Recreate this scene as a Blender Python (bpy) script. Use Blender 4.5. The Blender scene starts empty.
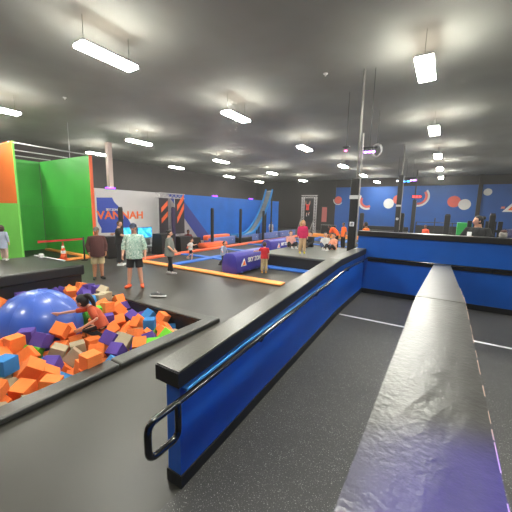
import bpy, bmesh, math, random
from mathutils import Vector, Matrix, Quaternion
PI = math.pi
SC = bpy.context.scene
COL = SC.collection
random.seed(11)

# ------------------------------------------------------------------ materials
def lin(c):
    c = c / 255.0
    return c / 12.92 if c <= .04045 else ((c + .055) / 1.055) ** 2.4
MATS = {}
def mat(name, rgb, rough=.6, metal=0.0, var=0.0, scale=8.0, bump=0.0, bscale=60.0, emit=0.0, coat=0.0, spec=.5):
    if name in MATS: return MATS[name]
    m = bpy.data.materials.new(name); m.use_nodes = True
    nt = m.node_tree; n = nt.nodes; b = n['Principled BSDF']
    c = (lin(rgb[0]), lin(rgb[1]), lin(rgb[2]), 1)
    b.inputs['Base Color'].default_value = c
    b.inputs['Roughness'].default_value = rough
    b.inputs['Metallic'].default_value = metal
    b.inputs['Specular IOR Level'].default_value = spec
    if coat: b.inputs['Coat Weight'].default_value = coat
    if emit:
        b.inputs['Emission Color'].default_value = c
        b.inputs['Emission Strength'].default_value = emit
    tc = n.new('ShaderNodeTexCoord')
    if var:
        no = n.new('ShaderNodeTexNoise'); no.inputs['Scale'].default_value = scale; no.inputs['Detail'].default_value = 4
        nt.links.new(tc.outputs['Object'], no.inputs['Vector'])
        r = n.new('ShaderNodeValToRGB')
        r.color_ramp.elements[0].position = .3; r.color_ramp.elements[1].position = .7
        r.color_ramp.elements[0].color = tuple(max(0, v * (1 - var)) for v in c[:3]) + (1,)
        r.color_ramp.elements[1].color = tuple(min(1, v * (1 + var)) for v in c[:3]) + (1,)
        nt.links.new(no.outputs['Fac'], r.inputs['Fac']); nt.links.new(r.outputs['Color'], b.inputs['Base Color'])
    if bump:
        no2 = n.new('ShaderNodeTexNoise'); no2.inputs['Scale'].default_value = bscale; no2.inputs['Detail'].default_value = 3
        nt.links.new(tc.outputs['Object'], no2.inputs['Vector'])
        bp = n.new('ShaderNodeBump'); bp.inputs['Strength'].default_value = bump; bp.inputs['Distance'].default_value = .02
        nt.links.new(no2.outputs['Fac'], bp.inputs['Height']); nt.links.new(bp.outputs['Normal'], b.inputs['Normal'])
    MATS[name] = m
    return m

def speckled(name, rgb, fleck, rough, amount=.62, scale=160):
    """rubber flooring: fine pale flecks over a dark ground"""
    m = mat(name, rgb, rough, var=.18, scale=1.3, bump=.15, bscale=220)
    nt = m.node_tree; n = nt.nodes; b = n['Principled BSDF']
    src = b.inputs['Base Color'].links[0].from_socket
    tc = n.new('ShaderNodeTexCoord'); v = n.new('ShaderNodeTexNoise'); v.inputs['Scale'].default_value = scale; v.inputs['Detail'].default_value = 1
    nt.links.new(tc.outputs['Object'], v.inputs['Vector'])
    r = n.new('ShaderNodeValToRGB'); r.color_ramp.elements[0].position = amount; r.color_ramp.elements[1].position = amount + .06
    nt.links.new(v.outputs['Fac'], r.inputs['Fac'])
    mx = n.new('ShaderNodeMix'); mx.data_type = 'RGBA'
    nt.links.new(r.outputs['Color'], mx.inputs['Factor']); nt.links.new(src, mx.inputs['A'])
    mx.inputs['B'].default_value = (lin(fleck[0]), lin(fleck[1]), lin(fleck[2]), 1)
    nt.links.new(mx.outputs['Result'], b.inputs['Base Color'])
    return m

def camo(name, cols, scale):
    m = mat(name, cols[0], .85)
    nt = m.node_tree; n = nt.nodes; b = n['Principled BSDF']
    tc = n.new('ShaderNodeTexCoord'); v = n.new('ShaderNodeTexNoise'); v.inputs['Scale'].default_value = scale; v.inputs['Detail'].default_value = 2
    nt.links.new(tc.outputs['Object'], v.inputs['Vector'])
    r = n.new('ShaderNodeValToRGB'); r.color_ramp.interpolation = 'CONSTANT'
    ps = [0, .46, .56]
    while len(r.color_ramp.elements) < 3: r.color_ramp.elements.new(.5)
    for e, p, c in zip(r.color_ramp.elements, ps, cols):
        e.position = p; e.color = (lin(c[0]), lin(c[1]), lin(c[2]), 1)
    nt.links.new(v.outputs['Fac'], r.inputs['Fac']); nt.links.new(r.outputs['Color'], b.inputs['Base Color'])
    return m

# ------------------------------------------------------------------ mesh helpers
def link(name, bm, m, parent=None, smooth=False, loc=None, rz=None):
    me = bpy.data.meshes.new(name)
    bmesh.ops.recalc_face_normals(bm, faces=bm.faces[:])
    bm.to_mesh(me); bm.free()
    if isinstance(m, (list, tuple)):
        for x in m: me.materials.append(x)
    else: me.materials.append(m)
    if smooth:
        for p in me.polygons: p.use_smooth = True
    o = bpy.data.objects.new(name, me); COL.objects.link(o)
    if parent: o.parent = parent
    if loc is not None: o.location = loc
    if rz is not None: o.rotation_euler = (0, 0, rz)
    return o
def tag(o, label=None, cat=None, group=None, kind=None):
    if label: o['label'] = label
    if cat: o['category'] = cat
    if group: o['group'] = group
    if kind: o['kind'] = kind
    return o
def thing(name, label, cat, loc=(0, 0, 0), rz=0, group=None):
    o = bpy.data.objects.new(name, None); COL.objects.link(o)
    o.location = loc; o.rotation_euler = (0, 0, rz); o.empty_display_size = .1
    return tag(o, label, cat, group)
def struct(name, bm, m, parent=None):
    o = link(name, bm, m, parent)
    if parent is None: o['kind'] = 'structure'
    return o
def box(bm, lo, hi, bev=0, seg=2, rot=None, piv=None):
    r = bmesh.ops.create_cube(bm, size=1)
    vs = r['verts']
    c = [(a + b) / 2 for a, b in zip(lo, hi)]; d = [b - a for a, b in zip(lo, hi)]
    for v in vs: v.co = Vector((c[0] + v.co.x * d[0], c[1] + v.co.y * d[1], c[2] + v.co.z * d[2]))
    if bev:
        es = list({e for v in vs for e in v.link_edges})
        rr = bmesh.ops.bevel(bm, geom=es, offset=bev, segments=seg, profile=.5, affect='EDGES')
        vs = list({v for f in rr['faces'] for v in f.verts} | {v for v in vs if v.is_valid})
    if rot is not None:
        M = Matrix.Translation(piv) @ rot.to_4x4() @ Matrix.Translation(-Vector(piv))
        for v in vs: v.co = M @ v.co
    return vs
def BX(lo, hi, bev=0, seg=2):
    bm = bmesh.new(); box(bm, lo, hi, bev, seg); return bm
def prism(bm, poly, axis, a, b):
    """extrude polygon (2-tuples) along axis 'x' (poly in y,z) / 'y' (x,z) / 'z' (x,y) from a to b"""
    def co(p, t):
        return {'x': (t, p[0], p[1]), 'y': (p[0], t, p[1]), 'z': (p[0], p[1], t)}[axis]
    A = [bm.verts.new(co(p, a)) for p in poly]; B = [bm.verts.new(co(p, b)) for p in poly]
    bm.faces.new(A); bm.faces.new(B[::-1])
    n = len(poly)
    for i in range(n): bm.faces.new((A[i], A[(i + 1) % n], B[(i + 1) % n], B[i]))
def PR(poly, axis, a, b):
    bm = bmesh.new(); prism(bm, poly, axis, a, b); return bm
def tube(bm, pts, rad, seg=12, caps='round', flat=1.0, up=None):
    """tapered tube along pts; rad: number or list; flat squeezes the second cross axis"""
    pts = [Vector(p) for p in pts]
    if not isinstance(rad, (list, tuple)): rad = [rad] * len(pts)
    n = len(pts); T = []
    for i in range(n):
        t = (pts[min(i + 1, n - 1)] - pts[max(i - 1, 0)])
        T.append(t.normalized() if t.length > 1e-9 else Vector((0, 0, 1)))
    u = Vector(up) if up is not None else (Vector((0, 0, 1)) if abs(T[0].z) < .9 else Vector((1, 0, 0)))
    rings = []
    def ring(c, t, u, r):
        a = (u - t * u.dot(t)).normalized(); b = t.cross(a)
        return [bm.verts.new(c + (a * math.cos(2 * PI * k / seg) + b * (flat * math.sin(2 * PI * k / seg))) * r) for k in range(seg)], a
    if caps == 'round':
        for f in (.95, .7, .35):
            R, _ = ring(pts[0] - T[0] * rad[0] * f, T[0], u, rad[0] * math.sqrt(max(0, 1 - f * f))); rings.append(R)
    for i in range(n):
        R, u = ring(pts[i], T[i], u, rad[i]); rings.append(R)
    if caps == 'round':
        for f in (.35, .7, .95):
            R, _ = ring(pts[-1] + T[-1] * rad[-1] * f, T[-1], u, rad[-1] * math.sqrt(max(0, 1 - f * f))); rings.append(R)
    for A, B in zip(rings, rings[1:]):
        for k in range(seg): bm.faces.new((A[k], A[(k + 1) % seg], B[(k + 1) % seg], B[k]))
    bm.faces.new(rings[0][::-1]); bm.faces.new(rings[-1])
def TB(pts, rad, seg=12, caps='round', flat=1.0):
    bm = bmesh.new(); tube(bm, pts, rad, seg, caps, flat); return bm
def ball(bm, c, s, rot=None, seg=16, rings=10, fn=None):
    r = bmesh.ops.create_uvsphere(bm, u_segments=seg, v_segments=rings, radius=1)
    for v in r['verts']:
        p = Vector((v.co.x * s[0], v.co.y * s[1], v.co.z * s[2]))
        if fn: p = fn(p)
        if rot is not None: p = rot @ p
        v.co = p + Vector(c)
def smooth_path(pts, n=6):
    """Catmull-Rom"""
    P = [Vector(p) for p in pts]; out = []
    for i in range(len(P) - 1):
        a = P[max(i - 1, 0)]; b = P[i]; c = P[i + 1]; d = P[min(i + 2, len(P) - 1)]
        for k in range(n):
            t = k / n
            out.append(.5 * ((2 * b) + (c - a) * t + (2 * a - 5 * b + 4 * c - d) * t * t + (3 * b - a - 3 * c + d) * t ** 3))
    out.append(P[-1]); return out
def round_path(pts, r, n=5):
    P = [Vector(p) for p in pts]; out = [P[0]]
    for a, b, c in zip(P, P[1:], P[2:]):
        d1 = (a - b).normalized(); d2 = (c - b).normalized()
        p, q = b + d1 * r, b + d2 * r
        for k in range(n + 1):
            t = k / n; out.append((1 - t) ** 2 * p + 2 * t * (1 - t) * b + t * t * q)
    out.append(P[-1]); return out
def remeshed(name, bm, m, voxel, parent=None, smooth=3):
    o = link(name, bm, m, None)
    a = o.modifiers.new('r', 'REMESH'); a.mode = 'VOXEL'; a.voxel_size = voxel
    if smooth:
        s = o.modifiers.new('s', 'SMOOTH'); s.factor = .5; s.iterations = smooth
    dg = bpy.context.evaluated_depsgraph_get(); dg.update()
    me = bpy.data.meshes.new_from_object(o.evaluated_get(dg))
    o.modifiers.clear(); old = o.data; o.data = me; bpy.data.meshes.remove(old); me.name = name
    for p in me.polygons: p.use_smooth = True
    if parent: o.parent = parent
    return o
def text_mesh(name, body, size, depth, m, parent, M, bold=0.0, spacing=1.0, sx=1.0):
    cu = bpy.data.curves.new(name, 'FONT'); cu.body = body; cu.size = size; cu.extrude = depth; cu.offset = bold
    cu.align_x = 'CENTER'; cu.align_y = 'CENTER'; cu.space_character = spacing; cu.resolution_u = 3
    t = bpy.data.objects.new(name + '_tmp', cu); COL.objects.link(t)
    dg = bpy.context.evaluated_depsgraph_get(); dg.update()
    me = bpy.data.meshes.new_from_object(t.evaluated_get(dg))
    bpy.data.objects.remove(t); bpy.data.curves.remove(cu)
    me.materials.clear(); me.materials.append(m)
    me.transform(Matrix.Diagonal((sx, 1, 1, 1))); me.transform(M)
    o = bpy.data.objects.new(name, me); COL.objects.link(o)
    if parent: o.parent = parent
    return o
def frame(origin, xdir, ydir):
    x = Vector(xdir).normalized(); y = Vector(ydir).normalized(); z = x.cross(y)
    M = Matrix((x, y, z)).transposed().to_4x4(); M.translation = Vector(origin); return M

# ------------------------------------------------------------------ people
SKIN = {'light': mat('skin_light', (214, 160, 132), .55), 'tan': mat('skin_tan', (190, 130, 98), .55), 'brown': mat('skin_brown', (128, 84, 62), .55)}
EYE = mat('eye_dark', (30, 22, 20), .3); LIP = mat('lip', (160, 80, 75), .5)
DEF = dict(pelvis=(0, 0, .95), waist=(0, .01, 1.12), chest=(0, 0, 1.31), neck=(0, -.015, 1.48), head=(0, .025, 1.635),
           sr=(.18, -.01, 1.42), sl=(-.18, -.01, 1.42), er=(.235, -.03, 1.14), el=(-.235, -.03, 1.14), wr=(.245, .05, .90), wl=(-.245, .05, .90),
           hr=(.09, 0, .92), hl=(-.09, 0, .92), kr=(.105, .02, .50), kl=(-.105, .02, .50), ar=(.115, -.02, .09), al=(-.115, -.02, .09))
def person(label, loc, face, height, shirt, sleeve, pants, leg, shoe, hair, skin='light', pose=None, hairstyle='short', cap=None, hem=.80,
           group=None, child=False, wide=1.0, gaze=None, voxel=.011, scale=None, toes=None, belly=0.0, headscale=1.0):
    """pose joints are given for a 1.75 m body facing +y; face is the ground direction it looks along"""
    s = scale or height / 1.75
    hs = (1.28 if child else 1.0) * headscale
    root = thing('person', label, 'person', loc, math.atan2(-face[0], face[1]), group)
    J = {k: Vector(v) for k, v in DEF.items()}
    if pose:
        for k, v in pose.items(): J[k] = Vector(v)
    for k in J: J[k] = J[k] * s
    w = s * wide
    # head frame
    upv = (J['head'] - J['neck']).normalized()
    fwd = Vector(gaze) if gaze else Vector((0, 1, 0))
    hz = (upv + Vector((0, 0, .8))).normalized()
    hy = (fwd - hz * fwd.dot(hz)).normalized(); hx = hy.cross(hz)
    HR = Matrix((hx, hy, hz)).transposed(); h = s * hs
    HC = J['head']
    spine = [J['pelvis'] - (J['waist'] - J['pelvis']).normalized() * .09 * s, J['pelvis'], J['waist'], J['chest'], J['chest'].lerp(J['neck'], .62), J['neck']]
    def torso(bm, inf, a=0, b=6, drop=0.0):
        rx = [.135, .168, .150, .172, .165, .062]; ry = [.085, .118, .108, .120, .088, .058]
        lat0 = (J['hr'] - J['hl']).normalized(); lat1 = (J['sr'] - J['sl']).normalized()
        rings = []; seg = 20
        for i in range(a, b):
            t = (spine[min(i + 1, 5)] - spine[max(i - 1, 0)]).normalized()
            l = lat0.lerp(lat1, i / 5); l = (l - t * l.dot(t)).normalized(); d = t.cross(l)
            if i == a and drop: c = spine[i] - t * drop * s
            else: c = spine[i]
            ex = inf * s; bx = belly * s if i in (1, 2) else 0
            if inf > .012 and i < 3: ex += (.026, .026, .014)[i] * s
            rings.append([bm.verts.new(c + l * (rx[i] * w + ex) * math.cos(2 * PI * k / seg) + d * (ry[i] * w + ex + bx) * math.sin(2 * PI * k / seg)) for k in range(seg)])
        for A, B in zip(rings, rings[1:]):
            for k in range(seg): bm.faces.new((A[k], A[(k + 1) % seg], B[(k + 1) % seg], B[k]))
        bm.faces.new(rings[0][::-1]); bm.faces.new(rings[-1])
    bm = bmesh.new()
    torso(bm, 0)
    tube(bm, [J['neck'] - upv * .05 * s, J['neck'].lerp(J['head'], .6)], [.060 * w, .052 * w], 12)
    def jaw(p):
        t = max(0, -p.z / (.118 * h)); return Vector((p.x * (1 - .30 * t), p.y * (1 - .12 * t) + .012 * h * t, p.z))
    ball(bm, HC, (.078 * h, .096 * h, .118 * h), HR, 20, 14, jaw)
    hp = lambda x, y, z: HC + HR @ (Vector((x, y, z)) * h)
    tube(bm, [hp(0, .088, .02), hp(0, .108, -.022)], [.010 * h, .017 * h], 8)
    for sx in (-1, 1): ball(bm, hp(sx * .078, -.005, 0), (.012 * h, .024 * h, .034 * h), HR, 8, 6)
    for S in 'rl':
        sh, el, wr = J['s' + S], J['e' + S], J['w' + S]
        mid = el.lerp(wr, .3)
        tube(bm, [sh.lerp(J['chest'].lerp(J['neck'], .5), .35), sh, sh.lerp(el, .5), el, mid, wr], [.05 * w, .054 * w, .046 * w, .038 * w, .040 * w, .027 * w], 12)
        d = (wr - el).normalized()
        inn = (J['chest'] - wr); inn = (inn - d * inn.dot(d))
        inn = inn.normalized() if inn.length > .02 else Vector((0, 0, -1))
        sd = d.cross(inn)
        if sd.y < 0: sd = -sd                 # thumb side forward
        k = s * (1.0 if not child else .95)
        tube(bm, [wr, wr + d * .035 * k, wr + d * .088 * k], [.026 * k, .036 * k, .040 * k], 12, flat=.45, up=sd)
        for q, (off, ln) in enumerate(((.030, .068), (.010, .078), (-.011, .072), (-.030, .056))):
            b0 = wr + d * .085 * k + sd * off * k
            p1 = b0 + (d * .92 + inn * .2 + sd * off * 3).normalized() * ln * .5 * k
            p2 = p1 + (d * .75 + inn * .6).normalized() * ln * .5 * k
            tube(bm, [b0 - d * .02 * k, b0, p1, p2], [.0095 * k, .0095 * k, .009 * k, .0078 * k], 8)
        t0 = wr + d * .025 * k + sd * .026 * k
        t1 = t0 + (d * .65 + sd * .6 + inn * .25).normalized() * .042 * k
        tube(bm, [t0 - sd * .01 * k, t0, t1, t1 + (d * .9 + inn * .35).normalized() * .032 * k], [.013 * k, .013 * k, .011 * k, .009 * k], 8)
        hi, kn, an = J['h' + S], J['k' + S], J['a' + S]
        tube(bm, [hi, hi.lerp(kn, .5), kn, kn.lerp(an, .3), kn.lerp(an, .65), an], [.088 * w, .074 * w, .055 * w, .056 * w, .044 * w, .036 * w], 12)
        fd = (toes[S] if toes and S in toes else Vector((0, 1, 0))); fd = Vector(fd).normalized()
        sole = an + Vector((0, 0, -.05 * s)) if abs(fd.z) < .5 else an
        tube(bm, [sole - fd * .04 * s, sole + fd * .06 * s, sole + fd * .15 * s], [.036 * s, .038 * s, .030 * s], 10)
    body = remeshed('body', bm, SKIN[skin], voxel * s, root, 2)
    for sx in (-1, 1):
        bm = bmesh.new(); ball(bm, hp(sx * .031, .083, .018), (.014 * h, .009 * h, .009 * h), HR, 10, 8); link('eye', bm, EYE, body, True)
    bm = bmesh.new(); ball(bm, hp(0, .088, -.058), (.026 * h, .008 * h, .008 * h), HR, 10, 6); link('mouth', bm, LIP, body, True)
    # clothes
    bm = bmesh.new()
    torso(bm, .016, 1, 6, (.95 - hem))
    for S in 'rl':
        sh, el, wr = J['s' + S], J['e' + S], J['w' + S]
        path = [sh.lerp(J['chest'].lerp(J['neck'], .5), .4), sh]; rr = [.058 * w, .068 * w]
        e = min(1.0, sleeve * 2)
        path.append(sh.lerp(el, e)); rr.append((.062 if sleeve > .5 else .066) * w)
        if sleeve > .5: path.append(el.lerp(wr, (sleeve - .5) * 2)); rr.append(.046 * w)
        tube(bm, path, rr, 14, caps=None)
    remeshed('shirt', bm, shirt, .013 * s, root, 3)
    bm = bmesh.new()
    torso(bm, .010, 0, 3)
    for S in 'rl':
        hi, kn, an = J['h' + S], J['k' + S], J['a' + S]
        path = [hi, hi.lerp(kn, min(1, leg * 2))]; slim = leg > .95
        rr = [.090 * w, (.092 if not slim else .070) * w]
        if leg > .5: path.append(kn.lerp(an, (leg - .5) * 2)); rr.append((.056 if slim else .078) * w)
        tube(bm, path, rr, 14, caps=None)
    remeshed('trousers' if leg > .7 else 'shorts', bm, pants, .013 * s, root, 3)
    for S in 'rl':
        an = J['a' + S]; fd = (toes[S] if toes and S in toes else Vector((0, 1, 0))); fd = Vector(fd).normalized()
        if shoe is None: break
        bm = bmesh.new(); so = an + Vector((0, 0, -.045 * s)) if abs(fd.z) < .5 else an
        tube(bm, [so - fd * .05 * s, so + fd * .05 * s, so + fd * .16 * s], [.043 * s, .046 * s, .040 * s], 12)
        tube(bm, [so, an + Vector((0, 0, .012 * s))], [.042 * s, .044 * s], 12)
        if abs(fd.z) < .5:
            lo = so.z - .043 * s
            for v in bm.verts: v.co.z = max(v.co.z, lo)
        sh_o = remeshed('shoe', bm, shoe, .009 * s, root, 2)
    # hair
    bm = bmesh.new()
    def clip(p):
        if p.y > .035 * h and p.z < .055 * h: return Vector((p.x * .8, p.y * .72, p.z))
        return p
    ball(bm, HC + HR @ Vector((0, -.010 * h, .016 * h)), (.087 * h, .103 * h, .114 * h), HR, 20, 14, clip)
    if hairstyle == 'ponytail':
        tube(bm, smooth_path([hp(0, -.08, .07), hp(0, -.15, .05), hp(0, -.16, -.06), hp(0, -.13, -.18)], 4), [.03 * h] * 4 + [.036 * h] * 5 + [.034 * h, .03 * h, .024 * h, .012 * h], 10)
    if hairstyle == 'bun': ball(bm, hp(0, -.12, .06), (.045 * h, .045 * h, .045 * h))
    if hairstyle in ('long', 'bob'):
        L = -.24 if hairstyle == 'long' else -.12
        for sx in (-.062, -.03, 0, .03, .062):
            tube(bm, [hp(sx, -.05, .03), hp(sx * 1.15, -.085, -.06), hp(sx * 1.2, -.075, L)], [.045 * h, .042 * h, .022 * h], 10)
        for sx in (-1, 1): tube(bm, [hp(sx * .07, .0, .05), hp(sx * .088, -.005, -.05), hp(sx * .085, -.015, L * .8)], [.03 * h, .027 * h, .014 * h], 8)
    remeshed('hair', bm, hair, .011 * h, root, 1)
    if cap:
        bm = bmesh.new()
        ball(bm, HC + HR @ Vector((0, -.004 * h, .045 * h)), (.093 * h, .110 * h, .092 * h), HR, 20, 12, lambda p: Vector((p.x, p.y, max(p.z, -.012 * h))))
        tube(bm, [hp(0, .07, .045), hp(0, .12, .047), hp(0, .165, .036)], [.07 * h, .068 * h, .045 * h], 14, flat=.14, up=hx)
        remeshed('cap', bm, cap, .009 * h, root, 1)
    return root, J, s
CAMROWS = [[0.84688, -0.09861, 0.52255], [0.53135, 0.11746, -0.83897], [0.02135, 0.98817, 0.15187]]
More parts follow.
